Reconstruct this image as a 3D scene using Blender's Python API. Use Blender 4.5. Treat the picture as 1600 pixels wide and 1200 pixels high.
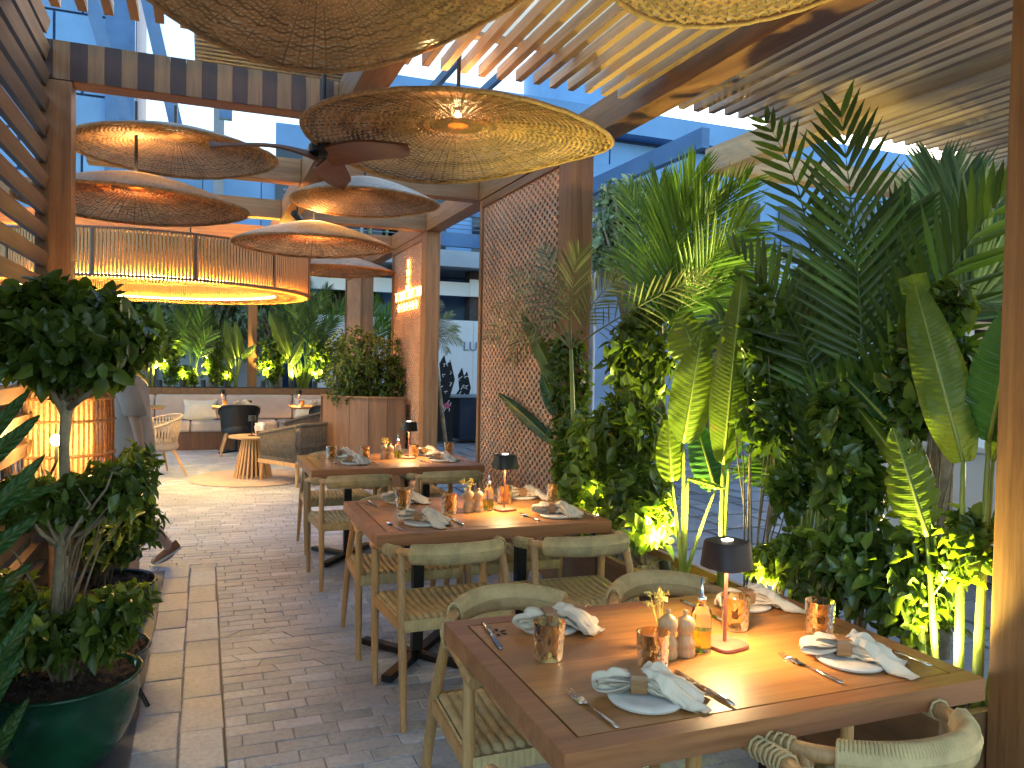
import bpy, math, random
from mathutils import Vector, Matrix, noise
R = math.radians
random.seed(7)
sc = bpy.context.scene
col = sc.collection
for o in list(bpy.data.objects): bpy.data.objects.remove(o)
# ---------------------------------------------------------------- camera
EYE = Vector((0, 0, 1.53)); FPX = 1225.0
yaw = math.atan(482/FPX); pit = -R(1.45); rol = R(1.15)
fwd = Vector((math.sin(yaw)*math.cos(pit), math.cos(yaw)*math.cos(pit), math.sin(pit)))
rt0 = Vector((math.cos(yaw), -math.sin(yaw), 0)); up0 = rt0.cross(fwd)
rt = rt0*math.cos(rol) + up0*math.sin(rol); up = -rt0*math.sin(rol) + up0*math.cos(rol)
cam = bpy.data.cameras.new('camera'); co = bpy.data.objects.new('camera', cam); col.objects.link(co)
cam.sensor_width = 36; cam.lens = 36*FPX/1600; cam.clip_end = 500; cam.clip_start = .05
co.matrix_world = Matrix(((rt.x, up.x, -fwd.x, EYE.x), (rt.y, up.y, -fwd.y, EYE.y), (rt.z, up.z, -fwd.z, EYE.z), (0, 0, 0, 1)))
sc.camera = co
# ---------------------------------------------------------------- sky, sun, exposure
w = bpy.data.worlds.new('World'); sc.world = w; w.use_nodes = True
nt = w.node_tree; bgn = nt.nodes['Background']; sky = nt.nodes.new('ShaderNodeTexSky')
sky.sky_type = 'NISHITA'; sky.sun_disc = False
SUN_EL, SUN_AZ = 7, 62          # azimuth clockwise from +Y
sky.sun_elevation = R(SUN_EL); sky.sun_rotation = R(SUN_AZ); sky.ozone_density = 2.0; sky.air_density = 1.0; sky.dust_density = 1.2
nt.links.new(sky.outputs[0], bgn.inputs[0]); bgn.inputs[1].default_value = .15
sl = bpy.data.lights.new('sun', 'SUN'); sl.energy = .25; sl.angle = R(20); sl.color = (1, .86, .72)
so = bpy.data.objects.new('sun', sl); col.objects.link(so)
sd = Vector((math.sin(R(SUN_AZ))*math.cos(R(SUN_EL)), math.cos(R(SUN_AZ))*math.cos(R(SUN_EL)), math.sin(R(SUN_EL))))
so.rotation_euler = sd.to_track_quat('Z', 'Y').to_euler()
sc.view_settings.view_transform = 'Standard'; sc.view_settings.look = 'None'
sc.view_settings.gamma = 1; sc.view_settings.use_curve_mapping = False
sc.view_settings.exposure = 2.82
WARM = (1, .60, .24); UPL = (1, .90, .24)
# ---------------------------------------------------------------- pixel -> place helpers (distances are the real ones)
def ray(x, y): return fwd + rt*((x-800)/FPX) - up*((y-600)/FPX)
def onz(x, y, z): d = ray(x, y); return EYE + d*((z-EYE.z)/d.z)
def onY(x, y, Y): d = ray(x, y); return EYE + d*(Y/d.y)
def onX(x, y, X): d = ray(x, y); return EYE + d*(X/d.x)
def at(x, y, D): return EYE + ray(x, y)*D
def V(*a): return Vector(a)
# ---------------------------------------------------------------- object helpers
def tag(o, label=None, cat=None, group=None, kind=None):
    if label: o['label'] = label
    if cat: o['category'] = cat
    if group: o['group'] = group
    if kind: o['kind'] = kind
    return o
def thing(name, label, cat, loc=(0, 0, 0), rz=0, group=None):
    o = bpy.data.objects.new(name, None); o.empty_display_size = .1; col.objects.link(o)
    o.location = loc; o.rotation_euler = (0, 0, rz)
    return tag(o, label, cat, group)
class MB:
    def __init__(s): s.v = []; s.f = []
    def add(s, vs, fs):
        n = len(s.v); s.v += [tuple(a) for a in vs]; s.f += [tuple(i+n for i in f) for f in fs]
    def box(s, x0, x1, y0, y1, z0, z1, M=None):
        vs = [Vector((x, y, z)) for x in (x0, x1) for y in (y0, y1) for z in (z0, z1)]
        if M: vs = [M @ v for v in vs]
        s.add(vs, [(0, 1, 3, 2), (4, 6, 7, 5), (0, 4, 5, 1), (2, 3, 7, 6), (0, 2, 6, 4), (1, 5, 7, 3)]); return s
    def bar(s, p, q, w, h, upv=(0, 0, 1)):
        p, q = Vector(p), Vector(q); d = (q-p).normalized(); u = Vector(upv); r = d.cross(u)
        if r.length < 1e-4: r = d.cross(Vector((1, 0, 0)))
        r.normalize(); u = r.cross(d)
        vs = [c + r*a*w/2 + u*b*h/2 for c in (p, q) for a, b in ((-1, -1), (1, -1), (1, 1), (-1, 1))]
        s.add(vs, [(0, 3, 2, 1), (4, 5, 6, 7), (0, 1, 5, 4), (1, 2, 6, 5), (2, 3, 7, 6), (3, 0, 4, 7)]); return s
    def tube(s, pts, r, n=8, cap=True, flat=1.0, closed=False):
        pts = [Vector(p) for p in pts]; m = len(pts); rr = r if isinstance(r, (list, tuple)) else [r]*m
        prev = None; vs = []
        for i, p in enumerate(pts):
            if closed: t = pts[(i+1) % m]-pts[i-1]
            else: t = pts[min(i+1, m-1)]-pts[max(i-1, 0)]
            t.normalize()
            if prev is None:
                a = t.cross(Vector((0, 0, 1)))
                if a.length < 1e-3: a = t.cross(Vector((1, 0, 0)))
            else: a = prev - t*prev.dot(t)
            a.normalize(); prev = a; b = t.cross(a)
            for k in range(n):
                an = 2*math.pi*k/n; vs.append(p + (a*math.cos(an) + b*math.sin(an)*flat)*rr[i])
        fs = []
        for i in range(m if closed else m-1):
            for k in range(n):
                a0 = i*n+k; a1 = i*n+(k+1) % n; j = ((i+1) % m)*n
                fs.append((a0, a1, j+(k+1) % n, j+k))
        if cap and not closed: fs += [tuple(range(n))[::-1], tuple((m-1)*n+k for k in range(n))]
        s.add(vs, fs); return s
    def lathe(s, prof, n=24, c=(0, 0, 0), sq=0, cap=True):
        vs = []
        for r, z in prof:
            for k in range(n):
                a = 2*math.pi*k/n; ca, sa = math.cos(a), math.sin(a)
                if sq: m = (abs(ca)**sq + abs(sa)**sq)**(-1/sq); ca *= m; sa *= m
                vs.append((c[0]+r*ca, c[1]+r*sa, c[2]+z))
        fs = [(i*n+k, i*n+(k+1) % n, (i+1)*n+(k+1) % n, (i+1)*n+k) for i in range(len(prof)-1) for k in range(n)]
        if cap and prof[0][0] > 1e-5: fs.append(tuple(range(n))[::-1])
        if cap and prof[-1][0] > 1e-5: fs.append(tuple((len(prof)-1)*n+k for k in range(n)))
        s.add(vs, fs); return s
    def grid(s, fn, nu, nv, wrap=False):
        vs = [fn(i/nu, j/nv) for i in range(nu+1) for j in range(nv+1)]
        fs = [(i*(nv+1)+j, (i+1)*(nv+1)+j, (i+1)*(nv+1)+j+1, i*(nv+1)+j+1) for i in range(nu) for j in range(nv)]
        s.add(vs, fs); return s
    def mesh(s, name='m', mat=None, smooth=0):
        m = bpy.data.meshes.new(name); m.from_pydata(s.v, [], s.f); m.update()
        if smooth:
            m.polygons.foreach_set('use_smooth', [True]*len(m.polygons))
            if smooth < 180:
                try: m.set_sharp_from_angle(angle=R(smooth))
                except Exception: pass
        if mat: m.materials.append(mat)
        return m
    def build(s, name, mat, parent=None, smooth=0, bevel=0, loc=None, **k):
        return put(name, s.mesh(name, mat, smooth), parent, loc, bevel, **k)
def put(name, mesh, parent=None, loc=None, bevel=0, rot=None, kind=None, label=None):
    o = bpy.data.objects.new(name, mesh); col.objects.link(o)
    if parent: o.parent = parent
    if loc is not None: o.location = loc
    if rot is not None: o.rotation_euler = rot
    if bevel:
        b = o.modifiers.new('bevel', 'BEVEL'); b.width = bevel; b.segments = 2; b.limit_method = 'ANGLE'
    if kind: o['kind'] = kind
    if label: o['label'] = label
    return o
def struct(name, mb, mat, smooth=0, bevel=0): return mb.build(name, mat, None, smooth, bevel, kind='structure')
kids = {}
def copy_tree(o, parent=None):
    c = o.copy(); col.objects.link(c)
    if parent: c.parent = parent
    for ch in [x for x in bpy.data.objects if x.parent == o and x != c]: copy_tree(ch, c)
    return c
def lamp(kind, loc, e, color=WARM, r=.03, parent=None, aim=None, spot=60, blend=.5, name='light'):
    l = bpy.data.lights.new(name, kind); l.energy = e; l.color = color; l.shadow_soft_size = r
    if kind == 'SPOT': l.spot_size = R(spot); l.spot_blend = blend
    o = bpy.data.objects.new(name, l); col.objects.link(o); o.location = loc
    if aim is not None: o.rotation_euler = (Vector(aim)-Vector(loc)).to_track_quat('-Z', 'Y').to_euler()
    if parent: o.parent = parent
    return o
# ---------------------------------------------------------------- materials
def newmat(name):
    m = bpy.data.materials.new(name); m.use_nodes = True
    return m, m.node_tree, m.node_tree.nodes['Principled BSDF']
def N(nt, t, **k):
    n = nt.nodes.new(t)
    for a, b in k.items(): setattr(n, a, b)
    return n
def coords(nt, scale=(1, 1, 1), kind='Object', rot=(0, 0, 0)):
    tc = N(nt, 'ShaderNodeTexCoord'); mp = N(nt, 'ShaderNodeMapping'); mp.inputs['Scale'].default_value = scale; mp.inputs['Rotation'].default_value = rot
    nt.links.new(tc.outputs[kind], mp.inputs[0]); return mp.outputs[0]
def ramp(nt, fac, cols):
    r = N(nt, 'ShaderNodeValToRGB'); e = r.color_ramp.elements
    e[0].position = cols[0][0]; e[0].color = (*cols[0][1], 1); e[1].position = cols[-1][0]; e[1].color = (*cols[-1][1], 1)
    for p, c in cols[1:-1]: x = e.new(p); x.color = (*c, 1)
    nt.links.new(fac, r.inputs[0]); return r.outputs[0]
def noise_t(nt, vec, scale, detail=4, rough=.55, dist=0):
    n = N(nt, 'ShaderNodeTexNoise'); n.inputs['Scale'].default_value = scale; n.inputs['Detail'].default_value = detail
    n.inputs['Roughness'].default_value = rough; n.inputs['Distortion'].default_value = dist
    if vec is not None: nt.links.new(vec, n.inputs['Vector'])
    return n.outputs['Fac']
def bump(nt, bs, h, strength=.3, dist=.01):
    b = N(nt, 'ShaderNodeBump'); b.inputs['Strength'].default_value = strength; b.inputs['Distance'].default_value = dist
    nt.links.new(h, b.inputs['Height']); nt.links.new(b.outputs[0], bs.inputs['Normal'])
def mixc(nt, a, b, fac, mode='MIX'):
    m = N(nt, 'ShaderNodeMix', data_type='RGBA', blend_type=mode)
    for s_, v in ((0, fac), (6, a), (7, b)):
        if hasattr(v, 'links') or hasattr(v, 'is_linked'): nt.links.new(v, m.inputs[s_])
        else: m.inputs[s_].default_value = v if s_ == 0 else (*v, 1)
    return m.outputs[2]
def objrand(nt, lo, hi):
    oi = N(nt, 'ShaderNodeObjectInfo'); mr = N(nt, 'ShaderNodeMapRange'); mr.inputs[3].default_value = lo; mr.inputs[4].default_value = hi
    nt.links.new(oi.outputs['Random'], mr.inputs[0]); return mr.outputs[0]
def simple(name, c, rough=.5, metal=0, var=.25, vs=6, bmp=0, bscale=60, rnd=0, spec=None, emit=None, es=0):
    m, nt, b = newmat(name); v = coords(nt)
    f = noise_t(nt, v, vs, 5, .6)
    lo = tuple(x*(1-var) for x in c); hi = tuple(min(1, x*(1+var)) for x in c)
    out = ramp(nt, f, [(.3, lo), (.7, hi)])
    if rnd:
        h = N(nt, 'ShaderNodeHueSaturation'); nt.links.new(out, h.inputs['Color']); nt.links.new(objrand(nt, 1-rnd, 1+rnd), h.inputs['Value']); out = h.outputs[0]
    nt.links.new(out, b.inputs['Base Color']); b.inputs['Roughness'].default_value = rough; b.inputs['Metallic'].default_value = metal
    if spec is not None: b.inputs['Specular IOR Level'].default_value = spec
    if bmp: bump(nt, b, noise_t(nt, v, bscale, 4, .6), bmp, .005)
    if emit: b.inputs['Emission Color'].default_value = (*emit, 1); b.inputs['Emission Strength'].default_value = es
    return m
def wood(name, c1, c2, axis=0, rough=.45, scale=1.0, rnd=.15, coat=0, planks=0):
    m, nt, b = newmat(name); s = [9*scale]*3; s[axis] = .55*scale
    v = coords(nt, tuple(s)); oi = N(nt, 'ShaderNodeObjectInfo')
    va = N(nt, 'ShaderNodeVectorMath'); va.operation = 'ADD'; nt.links.new(v, va.inputs[0])
    sc_ = N(nt, 'ShaderNodeVectorMath'); sc_.operation = 'SCALE'; cv = N(nt, 'ShaderNodeCombineXYZ')
    for i in range(3): nt.links.new(oi.outputs['Random'], cv.inputs[i])
    nt.links.new(cv.outputs[0], sc_.inputs[0]); sc_.inputs[3].default_value = 37; nt.links.new(sc_.outputs[0], va.inputs[1]); v = va.outputs[0]
    f = noise_t(nt, v, 1.6, 7, .62, 1.4); f2 = noise_t(nt, v, 9, 5, .7, .3)
    out = ramp(nt, f, [(.28, c2), (.5, tuple((a+b_)/2 for a, b_ in zip(c1, c2))), (.72, c1)])
    dk = ramp(nt, f2, [(.30, (.55, .55, .55)), (.52, (1, 1, 1))])
    out = mixc(nt, out, dk, .6, 'MULTIPLY')
    if planks:
        vp = coords(nt, (1, 1, 1)); sx = N(nt, 'ShaderNodeSeparateXYZ'); nt.links.new(vp, sx.inputs[0])
        mm = N(nt, 'ShaderNodeMath', operation='MULTIPLY'); nt.links.new(sx.outputs[1 if axis == 0 else 0], mm.inputs[0]); mm.inputs[1].default_value = planks
        fl = N(nt, 'ShaderNodeMath', operation='FLOOR'); nt.links.new(mm.outputs[0], fl.inputs[0])
        wn = N(nt, 'ShaderNodeTexWhiteNoise', noise_dimensions='1D'); nt.links.new(fl.outputs[0], wn.inputs['W'])
        out = mixc(nt, out, ramp(nt, wn.outputs[0], [(0, (.68, .66, .64)), (1, (1.0, 1.0, 1.0))]), .8, 'MULTIPLY')
    h = N(nt, 'ShaderNodeHueSaturation'); nt.links.new(out, h.inputs['Color']); nt.links.new(objrand(nt, 1-rnd, 1+rnd), h.inputs['Value'])
    nt.links.new(h.outputs[0], b.inputs['Base Color'])
    rr = N(nt, 'ShaderNodeMapRange'); rr.inputs[3].default_value = rough-.1; rr.inputs[4].default_value = rough+.15; nt.links.new(f2, rr.inputs[0]); nt.links.new(rr.outputs[0], b.inputs['Roughness'])
    bump(nt, b, f2, .25, .002)
    if coat: b.inputs['Coat Weight'].default_value = coat; b.inputs['Coat Roughness'].default_value = .3
    return m
def leafmat(name, c, c2, rough=.35, trans=.35, tcol=None, stripes=0):
    m, nt, b = newmat(name); g = N(nt, 'ShaderNodeNewGeometry')
    f = noise_t(nt, coords(nt), 3.5, 3); rnd = g.outputs['Random Per Island']
    a = ramp(nt, rnd, [(0, c), (.75, c2), (1, tuple(min(1, x*1.7) for x in c2))])
    a = mixc(nt, a, ramp(nt, f, [(.3, (.55, .6, .5)), (.7, (1.15, 1.1, 1.0))]), .8, 'MULTIPLY')
    nt.links.new(a, b.inputs['Base Color']); b.inputs['Roughness'].default_value = rough
    t = N(nt, 'ShaderNodeBsdfTranslucent'); mx = N(nt, 'ShaderNodeMixShader'); mx.inputs[0].default_value = trans
    tc = mixc(nt, a, tcol or (1.8, 1.7, .4), 1.0, 'MULTIPLY'); nt.links.new(tc, t.inputs[0])
    out = nt.nodes['Material Output']; nt.links.new(b.outputs[0], mx.inputs[1]); nt.links.new(t.outputs[0], mx.inputs[2]); nt.links.new(mx.outputs[0], out.inputs[0])
    if stripes:
        sp = noise_t(nt, coords(nt), 7, 8, .75); a2 = mixc(nt, a, (.20, .13, .04), ramp(nt, sp, [(.60, (0, 0, 0)), (.68, (1, 1, 1))])); nt.links.new(a2, b.inputs['Base Color'])
        vr = noise_t(nt, coords(nt), 30, 4, .6); b.inputs['Roughness'].default_value = rough+.05
        uv = N(nt, 'ShaderNodeUVMap'); wv = N(nt, 'ShaderNodeTexWave'); wv.inputs['Scale'].default_value = stripes; wv.inputs['Distortion'].default_value = .6
        nt.links.new(uv.outputs[0], wv.inputs['Vector']); bump(nt, b, wv.outputs['Fac'], .25, .004)
    return m
M = {}
for ax, n in enumerate('xyz'):
    M['beam_'+n] = wood('beam_wood_'+n, (.37, .17, .062), (.18, .07, .024), ax, .5, 1, .12)
    M['pale_'+n] = wood('pale_wood_'+n, (.50, .34, .20), (.33, .20, .11), ax, .55, 1, .12)
M['stripe_dark'] = wood('dark_stripe_wood', (.06, .018, .011), (.03, .01, .006), 2, .5, 1.2)
M['stripe_light'] = wood('light_stripe_wood', (.26, .13, .05), (.14, .06, .022), 2, .5, 1.2)
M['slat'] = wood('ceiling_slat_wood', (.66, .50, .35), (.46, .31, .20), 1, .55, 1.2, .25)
M['slat_shade'] = wood('slat_underside_shade', (.36, .22, .125), (.20, .11, .06), 1, .55, 1.2, .25)  # browner tone for slat undersides: shade put into the wood colour
M['wall_slat'] = wood('wall_slat_wood', (.19, .115, .065), (.09, .048, .026), 1, .5, 1, .25)
M['table'] = wood('table_wood', (.58, .255, .070), (.31, .12, .032), 0, .36, .8, .06, .2, planks=9)
M['table_edge'] = wood('table_edge_wood', (.44, .18, .065), (.25, .09, .032), 0, .4, .8, .06)
M['oak'] = wood('pale_oak', (.60, .345, .135), (.40, .21, .08), 2, .5, 2, .12)
M['ply'] = wood('partition_veneer', (.28, .14, .065), (.15, .065, .028), 2, .45, .6, .15)
M['brownwood'] = wood('dark_bench_wood', (.16, .07, .035), (.07, .03, .016), 2, .5, 1, .2)
M['console'] = wood('console_wood', (.30, .16, .08), (.16, .08, .04), 1, .45, 1, .2)
M['planter'] = wood('planter_wood', (.24, .12, .05), (.12, .055, .025), 1, .5, 1, .2)
M['mill'] = wood('turned_maple', (.62, .38, .18), (.45, .25, .11), 2, .35, 5, .1)
M['fan'] = wood('fan_blade_wood', (.22, .085, .04), (.12, .045, .022), 0, .4, 3, .1)
M['ring'] = wood('napkin_ring_wood', (.36, .18, .07), (.22, .1, .04), 0, .4, 8, .1)
M['groove'] = simple('dark_groove', (.02, .012, .008), .7)
M['black'] = simple('black_metal', (.012, .012, .013), .42, .3, .3, 20)
M['steel_grey'] = simple('grey_steel', (.22, .25, .29), .5, .4, .2, 3)
M['silver'] = simple('polished_cutlery', (.62, .60, .58), .12, 1, .1, 30)
M['chrome'] = simple('chrome_pourer', (.7, .7, .7), .1, 1)
M['copper'] = simple('copper_lamp_metal', (.32, .12, .075), .45, .35, .2, 20)
M['maroon'] = simple('maroon_lamp_shade', (.03, .014, .012), .55, .1, .2, 20)
M['olive'] = simple('olive_black_shade', (.02, .019, .012), .45, .2, .2, 20)
M['bluedot'] = simple('blue_enamel', (.16, .24, .6), .5)
M['marble'] = simple('marble_plate', (.66, .62, .56), .3, 0, .12, 14)
M['linen'] = simple('linen_napkin', (.68, .57, .44), .9, 0, .12, 12, .5, 420)
M['cord'] = simple('paper_cord', (.54, .385, .18), .85, 0, .2, 18, .3, 200)
M['bark'] = simple('bark', (.22, .16, .10), .9, 0, .45, 14, .8, 40)
M['bark_pale'] = simple('pale_bark', (.34, .27, .18), .9, 0, .4, 14, .8, 40)
M['soil'] = simple('soil', (.05, .03, .02), .95, 0, .5, 30, 1, 80)
M['pebble'] = simple('pebbles', (.22, .15, .09), .8, 0, .5, 25, .3, 80)
M['glaze'] = simple('green_glaze', (.008, .055, .026), .12, 0, .7, 3, .05, 20)
M['glaze_dark'] = simple('dark_glaze', (.012, .025, .024), .15, 0, .6, 4)
M['rug'] = simple('rug_wool', (.47, .37, .31), .95, 0, .12, 5, .6, 300)
M['sofa'] = simple('banquette_fabric', (.46, .38, .33), .9, 0, .1, 5, .5, 300)
M['pillow'] = simple('pillow_fabric', (.58, .54, .44), .9, 0, .1, 8, .5, 260)
M['grey_fab'] = simple('grey_cushion', (.25, .22, .22), .9, 0, .12, 8, .5, 260)
M['rope'] = simple('brown_rope', (.12, .095, .07), .85, 0, .3, 20, .4, 200)
M['ropepale'] = simple('pale_rope', (.36, .30, .25), .85, 0, .2, 20, .4, 200)
M['skin'] = simple('skin', (.44, .27, .19), .5, 0, .1, 6)
M['tunic'] = simple('taupe_cloth', (.33, .27, .235), .9, 0, .12, 8, .3, 200)
M['hair'] = simple('dark_hair', (.03, .02, .015), .6, 0, .4, 40)
M['suede'] = simple('brown_suede', (.28, .11, .04), .85, 0, .2, 20)
M['sole'] = simple('white_sole', (.62, .60, .56), .7)
M['white'] = simple('white_paint', (.74, .74, .74), .6, 0, .05, 2)
M['concrete'] = simple('grey_fascia', (.34, .38, .43), .7, 0, .12, 1)
M['steelblue'] = simple('blue_grey_steel', (.07, .16, .33), .5, .2, .2, 2)
M['facade'] = simple('skylight_tinted_panel', (.13, .30, .56), .32, 0, .22, .5, rnd=.16)  # blue evening skylight is put into the stone's base colour
M['facade_dark'] = simple('facade_joint', (.03, .08, .19), .7)
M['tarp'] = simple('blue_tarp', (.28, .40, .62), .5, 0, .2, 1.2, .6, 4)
M['corr'] = simple('corrugated_deck', (.12, .13, .16), .6, .1, .15, 2)
M['darkwall'] = simple('dark_wall', (.025, .022, .02), .8)
M['brickcol'] = simple('dark_brick_column', (.06, .05, .05), .8, 0, .4, 8)
M['pink'] = simple('pink_petals', (.7, .12, .22), .6)
M['yellowfl'] = simple('dried_yellow_petals', (.72, .55, .14), .8)
M['mortar'] = simple('mortar', (.27, .275, .285), .95, 0, .3, 20, .6, 90)
M['far_ground'] = simple('far_paving', (.26, .27, .30), .75, 0, .15, 2)
M['shadeslab'] = simple('smooth_shaded_slab', (.10, .11, .13), .4, 0, .15, 2)  # shadow over the smooth slabs is put into a dark base colour
def stone(name, c, rough=.62, island=True):
    m, nt, b = newmat(name); tc = N(nt, 'ShaderNodeTexCoord'); g = N(nt, 'ShaderNodeNewGeometry'); oi = N(nt, 'ShaderNodeObjectInfo')
    ad = N(nt, 'ShaderNodeMath', operation='ADD'); nt.links.new(g.outputs['Random Per Island'], ad.inputs[0]); nt.links.new(oi.outputs['Random'], ad.inputs[1])
    fr = N(nt, 'ShaderNodeMath', operation='FRACT'); nt.links.new(ad.outputs[0], fr.inputs[0])
    pos = g.outputs['Position']
    a = ramp(nt, fr.outputs[0], [(0, tuple(x*.80 for x in c)), (.4, c), (.75, (c[0]*1.10, c[1]*1.03, c[2]*.97)), (1, tuple(min(1, x*1.3) for x in c))])
    f = noise_t(nt, pos, 2.2, 5, .6); f2 = noise_t(nt, pos, 38, 6, .7)
    a = mixc(nt, a, ramp(nt, f, [(.3, (.62, .64, .70)), (.65, (1.08, 1.04, 1.0))]), .75, 'MULTIPLY')
    a = mixc(nt, a, ramp(nt, f2, [(.32, (.55, .55, .57)), (.6, (1.05, 1.05, 1.05))]), .6, 'MULTIPLY')
    nt.links.new(a, b.inputs['Base Color']); b.inputs['Roughness'].default_value = rough
    st = noise_t(nt, pos, .9, 6, .65, .4); a = mixc(nt, a, ramp(nt, st, [(.38, (.70, .71, .75)), (.56, (1.0, 1.0, 1.0))]), .7, 'MULTIPLY'); nt.links.new(a, b.inputs['Base Color'])
    rr = N(nt, 'ShaderNodeMapRange'); rr.inputs[3].default_value = rough-.22; rr.inputs[4].default_value = rough+.15; nt.links.new(f, rr.inputs[0]); nt.links.new(rr.outputs[0], b.inputs['Roughness'])
    bump(nt, b, f2, .55, .004); return m
M['brick'] = stone('grey_brick_paver', (.53, .59, .67), .42); M['slab'] = stone('pale_paving_slab', (.52, .58, .65), .42)
M['outslab'] = stone('outdoor_paving', (.32, .32, .34), .6)
def weave(name, c, trans, tcol=(1.0, .72, .42)):
    m, nt, b = newmat(name); v = coords(nt); g = N(nt, 'ShaderNodeNewGeometry')
    f = noise_t(nt, v, 5, 4); f2 = noise_t(nt, v, 60, 3)
    a = ramp(nt, f, [(.3, tuple(x*.62 for x in c)), (.7, c)]); a = mixc(nt, a, ramp(nt, g.outputs['Random Per Island'], [(0, (.45, .42, .38)), (.6, (1, 1, 1)), (1, (1.25, 1.2, 1.1))]), .85, 'MULTIPLY'); a = mixc(nt, a, ramp(nt, f2, [(.3, (.55, .5, .45)), (.65, (1.1, 1.05, 1))]), .8, 'MULTIPLY')
    nt.links.new(a, b.inputs['Base Color']); b.inputs['Roughness'].default_value = .55
    t = N(nt, 'ShaderNodeBsdfTranslucent'); mx = N(nt, 'ShaderNodeMixShader'); mx.inputs[0].default_value = trans
    nt.links.new(mixc(nt, a, tcol, 1, 'MULTIPLY'), t.inputs[0]); out = nt.nodes['Material Output']
    nt.links.new(b.outputs[0], mx.inputs[1]); nt.links.new(t.outputs[0], mx.inputs[2]); nt.links.new(mx.outputs[0], out.inputs[0]); return m
M['wicker'] = weave('wicker', (.66, .45, .23), .36)
M['wicker_pale'] = weave('pale_wicker', (.78, .56, .28), .6)
M['lining'] = weave('shade_lining', (.72, .66, .56), .35, (1, .9, .75))
M['diffuser'] = weave('drum_reflector', (.86, .70, .36), .3)
M['lattice'] = simple('terracotta_lattice', (.58, .32, .185), .7, 0, .2, 3, .2, 40)
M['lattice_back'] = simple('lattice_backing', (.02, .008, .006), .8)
def bamboo_mat():
    m, nt, b = newmat('woven_roof_mat'); v = coords(nt, (1, 1, 1))
    w1 = N(nt, 'ShaderNodeTexWave', bands_direction='X'); w1.inputs['Scale'].default_value = 22; w1.inputs['Distortion'].default_value = 2; nt.links.new(v, w1.inputs[0])
    w2 = N(nt, 'ShaderNodeTexWave', bands_direction='Y'); w2.inputs['Scale'].default_value = 30; w2.inputs['Distortion'].default_value = 2; nt.links.new(v, w2.inputs[0])
    mu = N(nt, 'ShaderNodeMath', operation='MULTIPLY'); nt.links.new(w1.outputs['Fac'], mu.inputs[0]); nt.links.new(w2.outputs['Fac'], mu.inputs[1])
    nt.links.new(ramp(nt, mu.outputs[0], [(0, (.42, .33, .22)), (.6, (.82, .72, .55))]), b.inputs['Base Color']); b.inputs['Roughness'].default_value = .8
    bump(nt, b, mu.outputs[0], .5, .01)
    t = N(nt, 'ShaderNodeBsdfTranslucent'); t.inputs[0].default_value = (.92, .83, .66, 1); mx = N(nt, 'ShaderNodeMixShader'); mx.inputs[0].default_value = .65
    out = nt.nodes['Material Output']; nt.links.new(b.outputs[0], mx.inputs[1]); nt.links.new(t.outputs[0], mx.inputs[2]); nt.links.new(mx.outputs[0], out.inputs[0]); return m
M['mat'] = bamboo_mat()
def glass(name, c, rough=.03, relief=0, ior=1.45, trans=1):
    m, nt, b = newmat(name); b.inputs['Base Color'].default_value = (*c, 1); b.inputs['Roughness'].default_value = rough
    b.inputs['Transmission Weight'].default_value = trans; b.inputs['IOR'].default_value = ior
    if relief:
        v = N(nt, 'ShaderNodeTexVoronoi', feature='DISTANCE_TO_EDGE'); v.inputs['Scale'].default_value = 55; nt.links.new(coords(nt, (1, 1, .6)), v.inputs[0])
        bump(nt, b, v.outputs[0], 1.0, relief)
    return m
M['amber'] = glass('amber_glass', (.80, .60, .30), .04, .003); M['clear'] = glass('clear_glass', (.95, .96, .94))
M['oil'] = glass('olive_oil', (.80, .66, .05), .05)
M['window'] = simple('dark_window_glass', (.02, .03, .05), .08, 0, .3, 1)
def emis(name, c, s):
    m, nt, b = newmat(name); b.inputs['Base Color'].default_value = (*c, 1); b.inputs['Emission Color'].default_value = (*c, 1); b.inputs['Emission Strength'].default_value = s
    return m
M['bulb'] = emis('bulb_glow', (1, .66, .28), 30); M['led'] = emis('led_strip', (1, .60, .10), 44); M['sign'] = emis('sign_glow', (1, .36, .06), 2.6)
M['spotglass'] = emis('spot_lens', (1, .9, .6), 25); M['lampglow'] = emis('lamp_diffuser', (1, .72, .38), 12); M['lampwin'] = emis('lamp_top_window', (1, .9, .75), 4)
M['leaf_dark'] = leafmat('dark_leaf', (.042, .078, .014), (.10, .16, .028), .26, .3)
M['leaf'] = leafmat('mid_leaf', (.05, .09, .014), (.12, .18, .028), .35, .35)
M['leaf_lime'] = leafmat('lime_leaf', (.10, .16, .02), (.22, .30, .05), .38, .4)
M['leaf_olive'] = leafmat('olive_leaf', (.12, .17, .09), (.28, .33, .2), .5, .3, (1.2, 1.2, .8))
M['leaf_blue'] = leafmat('bluish_leaf', (.06, .14, .10), (.16, .28, .2), .4, .3, (1, 1.3, 1))
M['palm'] = leafmat('palm_leaflet', (.028, .065, .014), (.06, .125, .025), .32, .3)
M['palm_bright'] = leafmat('bright_palm_leaflet', (.045, .11, .02), (.10, .19, .035), .36, .4)
M['palm_dry'] = leafmat('dusty_palm_leaflet', (.12, .14, .06), (.24, .26, .12), .5, .3, (1.3, 1.3, .6))
M['banana'] = leafmat('banana_leaf', (.095, .15, .018), (.15, .22, .028), .3, .42, (1.7, 1.6, .35), 14)
M['banana_dark'] = leafmat('dark_banana_leaf', (.02, .075, .02), (.04, .11, .03), .28, .25, (1.3, 1.7, .5), 14)
M['stalk'] = leafmat('pale_stalk', (.22, .28, .05), (.32, .38, .08), .35, .2)
# ================================================================ GROUND
struct('outdoor_ground', MB().box(-60, 80, -20, 120, -.12, -.045), M['far_ground'])
struct('paving_bed', MB().box(-1.45, 2.62, -2, 15.4, -.06, -.0055), M['mortar'])
bed = bpy.data.objects['paving_bed']
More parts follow.
